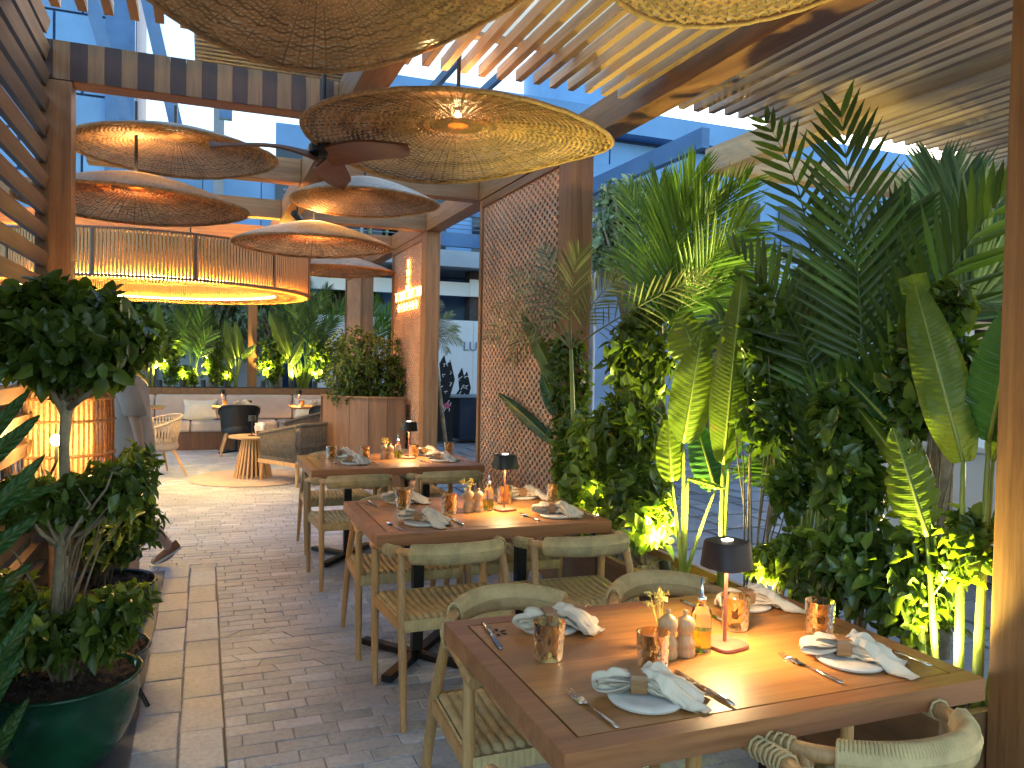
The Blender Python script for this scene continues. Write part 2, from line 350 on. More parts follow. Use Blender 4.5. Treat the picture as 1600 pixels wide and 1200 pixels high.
# slab lane beside the pots and its drain channel
def piece(mb_args, dz=0, jit=.004):
    x0, x1, y0, y1 = mb_args; m = MB(); j = lambda: random.uniform(-jit, jit); z = dz+random.uniform(-.0015, .0015); c = .003
    bx = [(x0+j(), y0+j()), (x1+j(), y0+j()), (x1+j(), y1+j()), (x0+j(), y1+j())]
    cx, cy = sum(p[0] for p in bx)/4, sum(p[1] for p in bx)/4
    top = [(p[0]+(cx-p[0])/abs(cx-p[0]+1e-9)*c, p[1]+(cy-p[1])/abs(cy-p[1]+1e-9)*c, z) for p in bx]
    vs = [(p[0], p[1], -.012) for p in bx] + [(p[0], p[1], z-c) for p in bx] + top
    fs = [(8, 9, 10, 11)]
    for k in range(4):
        n = (k+1) % 4; fs += [(k, n, n+4, k+4), (k+4, n+4, n+8, k+8)]
    m.add(vs, fs); return m
y = 1.9
while y < 6.1:
    d = random.choice((.30, .34, .38))
    for x0, x1, off in ((-.245, -.082, 0), (-.076, .088, .13)):
        piece((x0, x1, y+off, y+off+d-.007)).build('slab', M['slab'], bed)
    y += d
y = 1.9
while y < 6.05:
    piece((-.74, -.2485, y, y+.895), -.003).build('slab', M['shadeslab'], bed); y += .9
piece((-1.40, -.746, 1.9, 6.05), -.003).build('slab', M['shadeslab'], bed)
struct('drain_channel', MB().box(.0885, .0965, 1.9, 6.1, -.013, -.0045), M['black'])
# brick pavers: running courses, with a patch of crazy paving
sl_ = 0; far = MB(); cnt = 0; y = 2.3; row = 0
while y < 14.3:
    h = random.choice((.088, .092, .1)); x = .098 if y < 6.1 else -1.42
    x -= random.uniform(0, .1)*0; off = (row % 2)*.1+random.uniform(-.02, .02); first = True
    while x < 2.13 or (y > 4.72 and x < 2.6):
        L = random.choice((.18, .2, .2, .215)); L = off+.07 if first else L; first = False
        x1 = x+L
        patch = (.095 < x < 1.0 and 3.95 < y < 4.55) or (1.0 < x < 1.9 and 2.6 < y < 3.3)
        if patch:
            b_ = random.uniform(-.055, .055); m = MB(); z = random.uniform(-.002, .002)
            q = [(x-sl_, y), (x1-.005-b_, y), (x1-.005+b_, y+h-.005), (x+sl_, y+h-.005)]; sl_ = b_
            m.add([(p[0], p[1], -.012) for p in q]+[(p[0], p[1], z) for p in q], [(4, 5, 6, 7)]+[(k, (k+1) % 4, (k+1) % 4+4, k+4) for k in range(4)])
        else: sl_ = 0; m = piece((x, x1-.0045, y, y+h-.0045), 0, .0015)
        vis = cnt < 295 and y > 2.75 and x < 2.1
        if vis: m.build('brick', M['brick'], bed); cnt += 1
        else: far.add(m.v, m.f)
        x = x1
    y += h; row += 1
far.build('brick_paving', M['brick'], bed, kind='stuff')
os_ = MB(); y = 0
for i in range(34):
    for j in range(24):
        x = 2.66+j*.62+(i % 2)*.3; y = -.5+i*.62
        if -1 < y < 21: m = piece((x, x+.6, y, y+.6), -.02); os_.add([(a, b_, c-.02) for a, b_, c in m.v], m.f)
gob = os_.build('outdoor_paving', M['outslab']); tag(gob, kind='structure')
# ================================================================ PERGOLA
XL, XC, XR, ZB, ZT = -.845, .74, 2.30, 3.0, 3.2
pg = thing('pergola', 'brown timber pergola of square posts and beams spanning the whole terrace', 'pergola', (0, 0, 0))
W = .17
def prt(name, mb, mat, bevel=.004, **k): return mb.build(name, mat, pg, 0, bevel, **k)
YP = [4.83, 6.75, 8.56, 10.3, 12.3, 14.0]
for y in (1.10, 4.83, 8.56, 12.3):
    if y > 1.2: prt('post', MB().box(XL, XL+W, y, y+W, 0, ZB), M['beam_z']) if y < 6 else None
    if y > 1.2: prt('post', MB().box(XR, XR+W, y, y+W, 0, ZB), M['beam_z'])
prt('post', MB().box(2.335, 2.335+W, 1.57, 1.74, 0, ZB-.002), M['beam_z'])
prt('post', MB().box(.74, .90, 15.0, 15.16, 0, ZB), M['beam_z'])
prt('post', MB().box(-3.4, -3.24, 15.0, 15.16, 0, ZB), M['beam_z'])
prt('post', MB().box(-3.4, -3.24, 8.56, 8.72, 0, ZB), M['beam_z'])
# long beams
prt('beam', MB().box(XR, XR+W, -1.5, 14.2, ZB, ZT), M['beam_y'])
prt('beam', MB().box(XC, XC+W, -1.5, 15.2, ZB-.003, ZT-.003), M['beam_y'])
prt('beam', MB().box(-3.4, -3.24, 8.5, 15.2, ZB, ZT), M['beam_y'])
for y in YP[1:]:
    for x0, x1 in ((XC+W+.002, XR-.002), (-3.4 if y > 8 else XL, XC-.002)):
        prt('beam', MB().box(x0, x1, y, y+.15, ZB+.004, ZT-.006), M['beam_x'])
prt('beam', MB().box(XC+W+.002, XR-.002, 4.87, 5.0, ZB+.004, ZT-.006), M['beam_x'])
prt('beam', MB().box(XL, XC-.002, 4.85, 5.0, ZB+.004, ZT-.006), M['beam_x'])
# striped front board of the near cross beam
x = XL; k = 0
while x < XC-.01:
    x1 = min(x+.082, XC-.002)
    MB().box(x, x1-.001, 4.832, 4.848, ZB+.005, ZT+.01).build('stripe', M['stripe_dark' if k % 2 == 0 else 'stripe_light'], pg); x = x1; k += 1
x = XC+W+.003
while x < XR-.01:
    x1 = min(x+.082, XR-.002)
    MB().box(x, x1-.001, 4.852, 4.868, ZB+.005, ZT+.01).build('stripe', M['stripe_dark' if k % 2 == 0 else 'stripe_light'], pg); x = x1; k += 1
# right hand bay: beams beyond the planting
prt('beam', MB().box(3.55, 3.72, 1.2, 5.09, ZB+.01, ZT), M['pale_y'])
prt('beam', MB().box(5.35, 5.52, 1.2, 5.09, ZB+.01, ZT), M['pale_y'])
prt('beam', MB().box(3.722, 7.6, 4.93, 5.09, ZB+.012, ZT-.02), M['pale_x'])
prt('beam', MB().box(7.6, 7.77, 1.2, 5.09, ZB+.01, ZT), M['pale_y'])
prt('post', MB().box(7.6, 7.77, 4.93, 5.09, 0, ZB), M['pale_z'])
# ceiling slats and the mat above them
sm = MB().box(-.019, .019, -1.6, 0, 0, .058).mesh('ceiling_slat', M['slat']); sm.materials.append(M['slat_shade'])
for p_ in sm.polygons: p_.material_index = 1 if p_.normal.z < -.5 else 0  # downward faces take the painted-in shade tone
rf = thing('slatted_roof', 'slatted timber ceiling under a woven mat, nearest the camera', 'roof', (0, 4.0, 3.06))
x = -.62
while x < 7.4:
    if not any(a-.03 < x < a+W+.03 for a in (XC, XR, XL, 3.55, 5.35)):
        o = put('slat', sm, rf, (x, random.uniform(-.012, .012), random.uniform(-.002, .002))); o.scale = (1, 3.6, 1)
    x += .1045
m = MB()
m.grid(lambda u, v: (-.8+u*8.4, -5.6+v*5.35, .092+.006*math.sin(u*60)+.004*math.sin(v*31)), 80, 24)
m.build('woven_mat', M['mat'], rf, 180)
for yb in (-.35, -2.0, -3.7): MB().box(-.66, 7.5, yb, yb+.05, .059, .08).build('batten', M['slat'], rf)
# left louvre wall
lw = thing('louvre_wall', 'dark timber louvre screen along the left edge behind the potted tree', 'screen', (-.80, 3.0, 0))
ls = MB().box(-.018, .018, -2.2, 1.825, -.036, .036).mesh('louvre_slat', M['wall_slat'])
for k in range(24): put('slat', ls, lw, (0, 0, .12+k*.137), rot=(0, R(14), 0))
for yy in (-2.1, .35): MB().box(-.10, -.03, yy, yy+.06, 0, 3.3).build('upright', M['wall_slat'], lw)
dw = MB().box(-1.62, -1.50, 2.2, 5.0, 0, 3.3).build('side_wall', M['darkwall']); tag(dw, 'dark plain wall behind the left louvre screen', 'wall')
# right-hand slat screen beyond the planting
rs = thing('slat_screen', 'horizontal timber slat screen at the far right behind the palms', 'screen', (5.9, 5.0, 0))
for k in range(21): MB().box(0, 1.7, -.02, .02, .3+k*.135, .37+k*.135).build('slat', M['pale_x'], rs)
for xx in (.42, 1.5): MB().box(xx, xx+.09, .025, .10, 0, 3.0).build('upright', M['white'], rs)
MB().box(.56, 1.6, .10, .14, 0, 3.0).build('backing', M['darkwall'], rs)
# ---------------------------------------------------------------- lattice screens
def lattice(y0, y1, label, emblem=False):
    t = thing('lattice_screen', label, 'screen', (XR+.03, y0, 0), 0, 'perforated screens between the posts')
    L = y1-y0
    MB().box(-.02, .09, L-.055, L, .0, ZB-.005).build('frame', M['beam_z'], t, 0, .003)
    MB().box(-.02, .09, 0, .05, .0, ZB-.005).build('frame', M['beam_z'], t, 0, .003)
    MB().box(-.02, .09, .052, L-.057, ZB-.07, ZB-.005).build('frame', M['beam_y'], t, 0, .003)
    MB().box(-.02, .09, .052, L-.057, .0, .07).build('frame', M['beam_y'], t, 0, .003)
    m = MB(); cw, ch = .09, .031; ny = int((L-.11)/cw); nz = int((ZB-.14)/ch); oy = .052+((L-.11)-ny*cw)/2
    for r in range(nz+1):
        z = .07+r*ch
        for c in range(ny+1):
            y = oy+c*cw+(cw/2 if r % 2 else 0)
            if y > L-.057 or y < .05: continue
            # cell = diamond-ish tile (period cw by 2ch) with a hexagonal hole
            o_ = [(y-cw/2, z), (y-cw/4, z-ch*.5), (y+cw/4, z-ch*.5), (y+cw/2, z), (y+cw/4, z+ch*.5), (y-cw/4, z+ch*.5)]
            o_ = [(y-cw/2, z), (y-cw/4, z-ch/2), (y, z-ch), (y+cw/4, z-ch/2), (y+cw/2, z), (y+cw/4, z+ch/2), (y, z+ch), (y-cw/4, z+ch/2)]
            h_ = [(y-cw*.25, z), (y-cw*.185, z-ch*.38), (y, z-ch*.56), (y+cw*.185, z-ch*.38), (y+cw*.25, z), (y+cw*.185, z+ch*.38), (y, z+ch*.56), (y-cw*.185, z+ch*.38)]
            o_ = [(min(max(a, .052), L-.057), min(max(b, .07), ZB-.07)) for a, b in o_]; h_ = [(min(max(a, .055), L-.06), min(max(b, .073), ZB-.073)) for a, b in h_]
            vs = [(0, a, b) for a, b in o_]+[(0, a, b) for a, b in h_]+[(.022, a, b) for a, b in h_]; fs = []
            for k in range(8):
                n = (k+1) % 8; fs += [(k, k+8, n+8, n), (k+8, k+16, n+16, n+8)]
            m.add(vs, fs)
    m.build('lattice', M['lattice'], t, kind='stuff')
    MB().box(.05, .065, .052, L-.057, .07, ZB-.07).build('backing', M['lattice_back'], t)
    return t
lattice(5.002, 6.745, 'near terracotta honeycomb screen beside the third table')
l2 = lattice(8.732, 10.295, 'middle honeycomb screen carrying the glowing orange sign')
lattice(12.475, 13.99, 'farthest honeycomb screen, mostly behind the woven shades')
# glowing sign on the middle screen
sg = thing('wall_sign', 'glowing orange sign with a spire emblem over two rows of lettering', 'sign', (XR+.02, 9.42, 0))
m = MB()
z0 = 2.16
def blob(y, z, h, wd): 
    MB().box(-.02, -.004, y-wd/2, y+wd/2, z, z+h).build('letter', M['sign'], sg, 0, .006)
for k, (zz, hh, ww) in enumerate(((.52, .10, .05), (.42, .08, .11), (.33, .07, .05), (.25, .06, .16))): blob(-.02, z0+zz, hh, ww)
for k in range(9):
    yy = -.58+k*.145
    for q, (dy, dz, hh, ww) in enumerate((((-.038, 0, .11, .026), (.038, 0, .11, .026), (0, .045, .022, .05)), ((-.038, 0, .11, .026), (0, .09, .022, .07), (0, 0, .022, .07)), ((0, 0, .11, .026), (0, .09, .022, .10)))[k % 3]):
        blob(yy+dy, z0+.14+dz, hh, ww)
    if k not in (0, 8): blob(yy, z0, .10, .035); blob(yy+.05, z0+.04, .024, .05)
# ================================================================ WOVEN PENDANTS
def shade_z(r, Rr, h, wob, th):
    t = r/Rr; z = h*(1-t**1.7)
    return z + wob*t*t*(math.sin(2*th+1.1)*.6+math.sin(3*th+.4)*.4)
def weave_mesh(Rr, h, wob, ribs, step, mat, seed, gap=.96, rolled=0):
    rnd = random.Random(seed); m = MB(); segs = ribs*2; r = .06; k = 0
    def P(r, th, off): return Vector((r*math.cos(th)*(1+.012*math.sin(3*th+seed)), r*math.sin(th)*(1+.015*math.sin(2*th+seed)), shade_z(r, Rr, h, wob, th)+off))
    while r < Rr:
        vs = []; amp = .0045; ph = k % 2; wd = step*gap*rnd.uniform(.75, 1.1); jit = [rnd.uniform(-.0022, .0022) for _ in range(segs)]
        skip = rnd.random() < .06
        for s in range(segs):
            th = 2*math.pi*s/segs; o = amp*(1 if (s//1 + ph*1) % 2 else -1)*(1 if s % 2 == 0 else 0); o = amp*math.cos(math.pi*(s/2+ph))*1.4
            rr = r+jit[s]
            for dr, dz in ((-wd/2, 0), (0, .003), (wd/2, 0)): vs.append(P(rr+dr, th, o+dz))
        fs = []
        for s in range(segs):
            n = (s+1) % segs
            if (skip and rnd.random() < .35) or rnd.random() < .012: continue
            for a in range(3): b = (a+1) % 3; fs.append((s*3+a, s*3+b, n*3+b, n*3+a))
        m.add(vs, fs); r += step*rnd.uniform(.9, 1.15); k += 1
    return m, P
def rib_mesh(P, Rr, ribs, mat):
    m = MB()
    for i in range(ribs):
        th = 2*math.pi*i/ribs; r0 = .05 if i % 2 == 0 else Rr*.3
        m.tube([P(r0+(Rr-r0)*t, th, 0) for t in (0, .2, .4, .6, .8, 1)], .0032, 4, False)
    return m
SH = {}
def pendant(loc, Rr, label, seed=1, wob=.02, h=.16, pale=False, lined=True, energy=12, rz=0, cap=.10, top=3.2):
    t = thing('pendant_shade', label, 'pendant lamp', loc, rz, 'woven pendants under the pergola')
    key = (round(Rr, 2), wob, h, pale, seed); wm = M['wicker_pale' if pale else 'wicker']
    ribs = 72
    m, P = weave_mesh(Rr, h, wob, ribs, .0135, wm, seed)
    m.build('weave', wm, t, kind='stuff'); rib_mesh(P, Rr, ribs, wm).build('ribs', wm, t, kind='stuff')
    MB().lathe([(0, h+.006), (.13, h-.004), (.13, h-.010), (0, h-.004)], 28).build('hub', wm, t, 60)
    rim = [P(Rr, 2*math.pi*k/72, .002*math.sin(k*2.3)) for k in range(72)]
    MB().tube(rim, .011, 6, closed=True).build('rim', wm, t, 180)
    if lined:   # upper cap of the shade, with the bulbs between it and the weave
        c = MB().grid(lambda u, v: (P(Rr*(.04+.96*u), v*2*math.pi, 0)+Vector((0, 0, .006+cap*(1-u)**.8))), 14, 64)
        c.build('cap', M['lining'], t, 180)
        lamp('POINT', (0, 0, h+cap*.6), energy, WARM, .03, t)
        MB().lathe([(.012, h+cap*.6-.02), (.02, h+cap*.6), (.012, h+cap*.6+.02)], 10).build('bulb', M['spotglass'], t, 180)
    else:
        MB().lathe([(.0, h+.05), (.05, h+.045), (.06, h)], 16).build('cap', M['black'], t, 180)
    MB().tube([(0, 0, h), (0, 0, top-loc[2])], .011, 8).build('rod', M['black'], t)
    return t
def Pz(x, y, D): return tuple(at(x, y, D))
pendant(Pz(715, 222, 4.08), .79, 'large brown wicker pendant at the top centre, beside the ceiling fan', 3, .045, .09, energy=4.5, cap=.08)
pendant(Pz(500, -30, 2.61), .69, 'nearest wicker pendant, cut off by the top edge of the photo', 4, .06, .07, energy=3, cap=.08)
pendant(Pz(1160, -58, 2.5), .45, 'wicker pendant of which only the rim dips into view at the top right', 5, .01, .10, energy=3)
pendant(Pz(274, 240, 5.21), .655, 'dark brown wicker pendant at the upper left, showing its ribs', 6, .015, .12, energy=.2, cap=.04)
pendant(Pz(212, 322, 5.15), .70, 'glowing tan pendant half hidden by the left post', 7, .01, .13, True, energy=13, cap=.08)
pendant(Pz(570, 317, 6.5), .605, 'dark ribbed pendant with a white cap, right of the ceiling fan', 8, .012, .12, energy=.25, cap=.09)
pendant(Pz(490, 385, 6.9), .69, 'brightest golden pendant in the middle, in front of the drum chandelier', 9, .012, .12, True, energy=30, cap=.10)
pendant(Pz(533, 424, 10.3), .70, 'farthest pale topped pendant, right beside the drum chandelier', 10, .01, .12, True, energy=5, cap=.08)
# steel rails that carry the pendants
for yv, x0, x1 in ((3.95, XL, XR), (5.72, XL, XR), (6.62, XC+.2, XR+.1), (10.9, XC+.2, XR+.1)):
    r_ = MB().tube([(x0, yv, 3.24), (x1+.1, yv, 3.24)], .014, 6).build('support_rail', M['black'], pg)
def track_spot(p, aim, e, label, ang=70):
    t = thing('track_spotlight', label, 'spotlight', p, 0, 'spotlights fixed under the beams'); d = (Vector(aim)-Vector(p)).normalized(); q = d.to_track_quat('Z', 'Y').to_matrix().to_4x4()
    m = MB().lathe([(.03, -.06), (.034, -.055), (.034, .05), (.031, .052), (.028, .03), (0, .029)], 24); m.v = [tuple(q @ Vector(v)) for v in m.v]; m.build('housing', M['black'], t, 40)
    m = MB().lathe([(0, .032), (.026, .032)], 20, cap=False); m.v = [tuple(q @ Vector(v)) for v in m.v]; m.build('lens', M['spotglass'], t)
    MB().tube([(0, 0, 0), (0, 0, ZB-p[2])], .008, 6).build('bracket', M['black'], t)
    lamp('SPOT', tuple(d*.06), e, (1, .66, .36), .03, t, None, ang, .7).rotation_euler = d.to_track_quat('-Z', 'Y').to_euler()
track_spot((.82, 2.3, 2.90), (.2, 5.2, 2.6), 8, 'black spotlight under the centre beam, above the nearest pendant', 80)
track_spot((.82, 3.1, 2.90), (2.4, 5.6, 1.5), 13, 'black spotlight under the centre beam aimed at the near honeycomb screen', 70)
track_spot((.82, 7.8, 2.90), (2.4, 9.2, 1.5), 9, 'black spotlight under the centre beam aimed at the middle screen', 80)
# ================================================================ CEILING FAN
fl = at(505, 240, 4.3); fan = thing('ceiling_fan', 'three bladed ceiling fan with brown wooden blades and a black motor', 'fan', fl)
MB().lathe([(0, -.02), (.05, -.02), (.075, 0), (.078, .04), (.055, .055), (.05, .10), (.048, .14), (0, .145)], 24).build('motor', M['black'], fan, 40)
MB().tube([(0, 0, .14), (0, 0, 3.2-fl.z)], .012, 8).build('rod', M['black'], fan)
def blade(a):
    m = MB()
    def f(u, v):
        x = .03+u*.56; wd = .055+.05*math.sin(math.pi*min(1, u*1.05))**.7*(1 if u < .5 else 1); 
        if u > .82: wd *= math.sqrt(max(0, 1-((u-.82)/.185)**2))
        yy = (v-.5)*2*wd*.8+.03*math.sin(u*3); return (x, yy, -.02+.02*math.sin(u*4.2)+(v-.5)*-.07*(1-u*.5))
    def g(u, v): p = f(u, v); return (p[0], p[1], p[2]-.012)
    m.grid(f, 20, 5); m.grid(g, 20, 5)
    for v in (0, 1): m.grid(lambda u, w_: tuple(Vector(f(u, v)).lerp(Vector(g(u, v)), w_)), 20, 1)
    m.grid(lambda u, w_: tuple(Vector(f(1, u)).lerp(Vector(g(1, u)), w_)), 5, 1)
    return m
bm_ = blade(0).mesh('blade', M['fan'], 180)
for a in (68, 188, -52): put('blade', bm_, fan, rot=(0, 0, R(a)))
# ================================================================ DRUM CHANDELIER
CX_, CY_, CR = -.54, 10.08, 1.74
ch = thing('drum_chandelier', 'huge round chandelier of close wooden slats glowing gold from inside', 'chandelier', (CX_, CY_, 2.30))
m = MB(); n = 320; H_ = .44
for k in range(n):
    a = 2*math.pi*k/n; c, s = math.cos(a), math.sin(a)
    Mx = Matrix.Translation((CR*c, CR*s, 0)) @ Matrix.Rotation(a, 4, 'Z'); m.box(-.012, .012, -.0098, .0098, 0, H_, Mx)
    Mx = Matrix.Translation(((CR-.36)*c, (CR-.36)*s, 0)) @ Matrix.Rotation(a, 4, 'Z'); m.box(-.012, .012, -.007, .007, 0, .20, Mx)
    Mx = Matrix.Translation(((CR-.18)*c, (CR-.18)*s, 0)) @ Matrix.Rotation(a, 4, 'Z')
    if k % 1 == 0: m.box(-.19, .19, -.008, .008, -.024, -.012, Mx)
m.build('slats', M['oak'], ch, kind='stuff')
def ring(r, z, w_, h, name, mat):
    mm = MB(); mm.lathe([(r-w_/2, z), (r+w_/2, z), (r+w_/2, z+h), (r-w_/2, z+h), (r-w_/2, z)], 96); mm.f = [f for f in mm.f if len(f) == 4]; return mm.build(name, mat, ch, 30)
ring(CR+.002, -.012, .05, .022, 'hoop', M['brownwood']); ring(CR, H_, .045, .02, 'hoop', M['brownwood']); ring(CR-.36, -.012, .05, .02, 'hoop', M['brownwood'])
ring(CR-.05, .01, .012, H_-.03, 'reflector', M['diffuser'])
ring(CR-.36+.04, .01, .012, .17, 'reflector', M['diffuser'])
ring(CR-.028, .012, .008, .006, 'led_strip', M['led'])
ring(CR-.30, .012, .012, .008, 'led_strip', M['led'])
ring(CR-.385, .012, .010, .008, 'led_strip', M['led'])
ring(CR-.075, .012, .012, .008, 'led_strip', M['led'])
for k in range(8):
    a = 2*math.pi*(k+.3)/8; MB().tube([((CR)*math.cos(a), CR*math.sin(a), H_), (CR*math.cos(a), CR*math.sin(a), .9)], .009, 6).build('hanger', M['black'], ch)
for k in range(12):
    a = 2*math.pi*(k+.5)/12; Mx = Matrix.Translation(((CR+.014)*math.cos(a), (CR+.014)*math.sin(a), 0)) @ Matrix.Rotation(a, 4, 'Z'); MB().box(-.012, .008, -.012, .012, -.01, H_+.02, Mx).build('joint_strip', M['brownwood'], ch)
# ================================================================ TABLES
def table(loc, L, Wd, label, rz=0, star=True):
    t = thing('dining_table', label, 'table', loc, rz, 'wooden dining tables in a row')
    zt = .75; T = .05; g = .006; i_ = .055
    # top framed by a dark inlay line
    MB().box(i_+g, L-i_-g, i_+g, Wd-i_-g, zt-T, zt).build('tabletop', M['table'], t)
    MB().box(.002, L-.002, .002, Wd-.002, zt-T-.004, zt-.006).build('inlay', M['groove'], t)
    for b in ((0, L, 0, i_), (0, L, Wd-i_, Wd), (0, i_, i_+.001, Wd-i_-.001), (L-i_, L, i_+.001, Wd-i_-.001)):
        MB().box(b[0], b[1], b[2], b[3], zt-T-.006, zt).build('edge_board', M['table_edge'], t)
    if star:
        m = MB()
        for k in range(6):
            a = math.pi*k/3+.3; Mx = Matrix.Translation((i_+.065+.018*math.cos(a), Wd-i_-.085+.018*math.sin(a), 0)) @ Matrix.Rotation(a, 4, 'Z')
            m.add([Mx @ Vector(p) for p in ((-.010, 0, zt+.0012), (-.002, -.005, zt+.0012), (.012, -.0055, zt+.0012), (.012, .0055, zt+.0012), (-.002, .005, zt+.0012))], [(0, 1, 2, 3, 4)])
        m.build('star_mark', M['groove'], t)
    for xx in (L*.26, L*.74):
        b = MB().box(xx-.028, xx+.028, Wd/2-.028, Wd/2+.028, .045, zt-T-.007).build('column', M['black'], t, 0, .004)
        for s in (-1, 1):
            MB().bar((xx-.22, Wd/2-.28*s, .022), (xx+.22, Wd/2+.28*s, .022), .055, .03+.003*(s > 0)).build('foot', M['black'], t, 0, .003)
    return t
TS = [((.68, 1.40, 0), 1.19, .85, 'nearest wooden table, laid for four with a maroon lamp'), ((.73, 3.47, 0), 1.19, .90, 'second wooden table of the row, between the near and far tables'),
      ((.715, 5.66, 0), 1.30, .93, 'third wooden table of the row, in front of the wood partition')]
for a in TS: table(*a)
# ================================================================ CHAIRS
def chair():
    t = thing('dining_chair', 'x', 'chair', (0, 0, 0), 0, 'woven armchairs round the dining tables')
    zr = .678; hw = .275
    def rail(a): return Vector((hw*math.sin(a)*1.0, .20-.44*max(0, math.cos(a))**.75 if abs(a) < math.pi/2 else .20, zr+.045*math.cos(a)))
    pts = [Vector((-hw, .30, zr-.02)), Vector((-hw-.003, .24, zr-.012))]+[rail(R(a)) for a in range(-90, 91, 12)]+[Vector((hw+.003, .24, zr-.012)), Vector((hw, .30, zr-.02))]
    MB().tube(pts, .0185, 10).build('rail', M['oak'], t, 60)
    # wide cord-wrapped back pad with real turns of cord
    m = MB(); n = 64
    for k in range(n):
        a = R(-46+92*k/(n-1)); p = rail(a); q = rail(a+.01); d = (q-p).normalized(); nrm = Vector((0, 0, 1)).cross(d)
        hh = .040+.005*math.cos(a*1.5)
        loop = [p+nrm*(.024*math.cos(b))+Vector((0, 0, hh*math.sin(b)-.006)) for b in [2*math.pi*j/10 for j in range(10)]]
        m.tube(loop, .0048, 4, closed=True)
    m.build('back_pad', M['cord'], t, 180)
    m = MB(); m.tube([rail(R(a)) for a in range(-46, 47, 6)], .030, 8); m.build('pad_core', M['cord'], t)
    for s in (-1, 1):
        m = MB()
        for k in range(7):
            a = R(s*(62+k*2.4)); p = rail(a); q = rail(a+.01); d = (q-p).normalized(); nrm = Vector((0, 0, 1)).cross(d); u = d.cross(nrm)
            m.tube([p+nrm*(.024*math.cos(b))+u*(.024*math.sin(b)) for b in [2*math.pi*j/8 for j in range(8)]], .0042, 4, closed=True)
        m.build('arm_wrap', M['cord'], t, 180)
    for s in (-1, 1):
        MB().tube([(s*.265, .25, 0), (s*.27, .25, .25), (s*.272, .25, .45), (s*hw, .25, zr-.015)], [.013, .018, .019, .016], 10).build('leg', M['oak'], t, 60)
        p = rail(R(s*58)); MB().tube([(s*.262, -.27, 0), (s*.255, -.215, .25), (s*.25, -.16, .45), tuple(p)], [.013, .018, .019, .016], 10).build('leg', M['oak'], t, 60)
    for hx, hy in ((.27, .25), (.252, -.17)): MB().bar((-hx, hy, .405), (hx, hy, .405), .022, .05).build('seat_rail', M['oak'], t, 0, .003)
    for s in (-1, 1): MB().bar((s*.268, .235, .403), (s*.252, -.155, .403), .022, .045).build('side_rail', M['oak'], t, 0, .003)
    # seat of cord ridges
    m = MB(); nr = 15
    def f(u, v):
        y = -.185+.45*v; wd = .245+.02*v; x = (u-.5)*2*wd; ridge = abs(math.sin(u*nr*math.pi)); edge = min(1, min(v, 1-v)*9)
        z = .436+.014*ridge**.6-.022*math.sin(math.pi*v)*(1-abs(2*u-1)**2)-(1-edge)**2*.035+.0015*math.sin(v*150)
        x += .012*math.sin(v*math.pi)*(1 if u > .5 else -1)*0; return (x, y, z)
    m.grid(f, nr*8, 40); m.grid(lambda u, v: (lambda p: (p[0], p[1], .395))(f(u, v)), 1, 1)
    m.build('seat', M['cord'], t, 180)
    sk = MB()
    for s in (-1, 1):
        sk.grid(lambda u, v: (s*((.245+.02*v)+.004+.003*abs(math.sin(v*60))), -.185+.45*v, .395+u*.045), 2, 120)
    sk.grid(lambda u, v: ((v-.5)*.53, .267+.003*abs(math.sin(v*90)), .385+u*.05), 2, 120)
    sk.grid(lambda u, v: ((v-.5)*.49, -.187-.003*abs(math.sin(v*90)), .385+u*.05), 2, 120)
    sk.build('seat_wrap', M['cord'], t, 180)
    return t
c0 = chair(); first = [True]
def place_chair(x, y, rz, label):
    o = c0 if first[0] else copy_tree(c0); first[0] = False
    o.location = (x, y, 0); o.rotation_euler = (0, 0, R(rz)); o['label'] = label
place_chair(1.45, 1.42, 4, 'woven chair at the near side of the first table, bottom right of the photo')
place_chair(.90, 1.30, 10, 'woven chair at the near side of the first table, mostly below the photo')
place_chair(.97, 2.30, 180, 'woven chair tucked under the far left corner of the first table')
place_chair(1.56, 2.30, 182, 'woven chair at the far right side of the first table, behind the oil bottle')
place_chair(1.04, 3.41, 1, 'woven chair with its back to the camera at the near left of the second table')
place_chair(1.66, 3.37, -2, 'yellow-lit woven chair at the near right of the second table, beside the planter')
place_chair(1.02, 4.24, 180, 'woven chair on the far left side of the second table')
place_chair(1.62, 4.26, 179, 'woven chair on the far right side of the second table')
place_chair(.99, 5.52, 2, 'woven chair with its back to the camera at the near left of the third table')
place_chair(1.68, 5.56, -2, 'woven chair with its back to the camera at the near right of the third table')
place_chair(1.02, 6.52, 181, 'woven chair on the far left side of the third table')
place_chair(1.66, 6.52, 179, 'woven chair on the far right side of the third table')
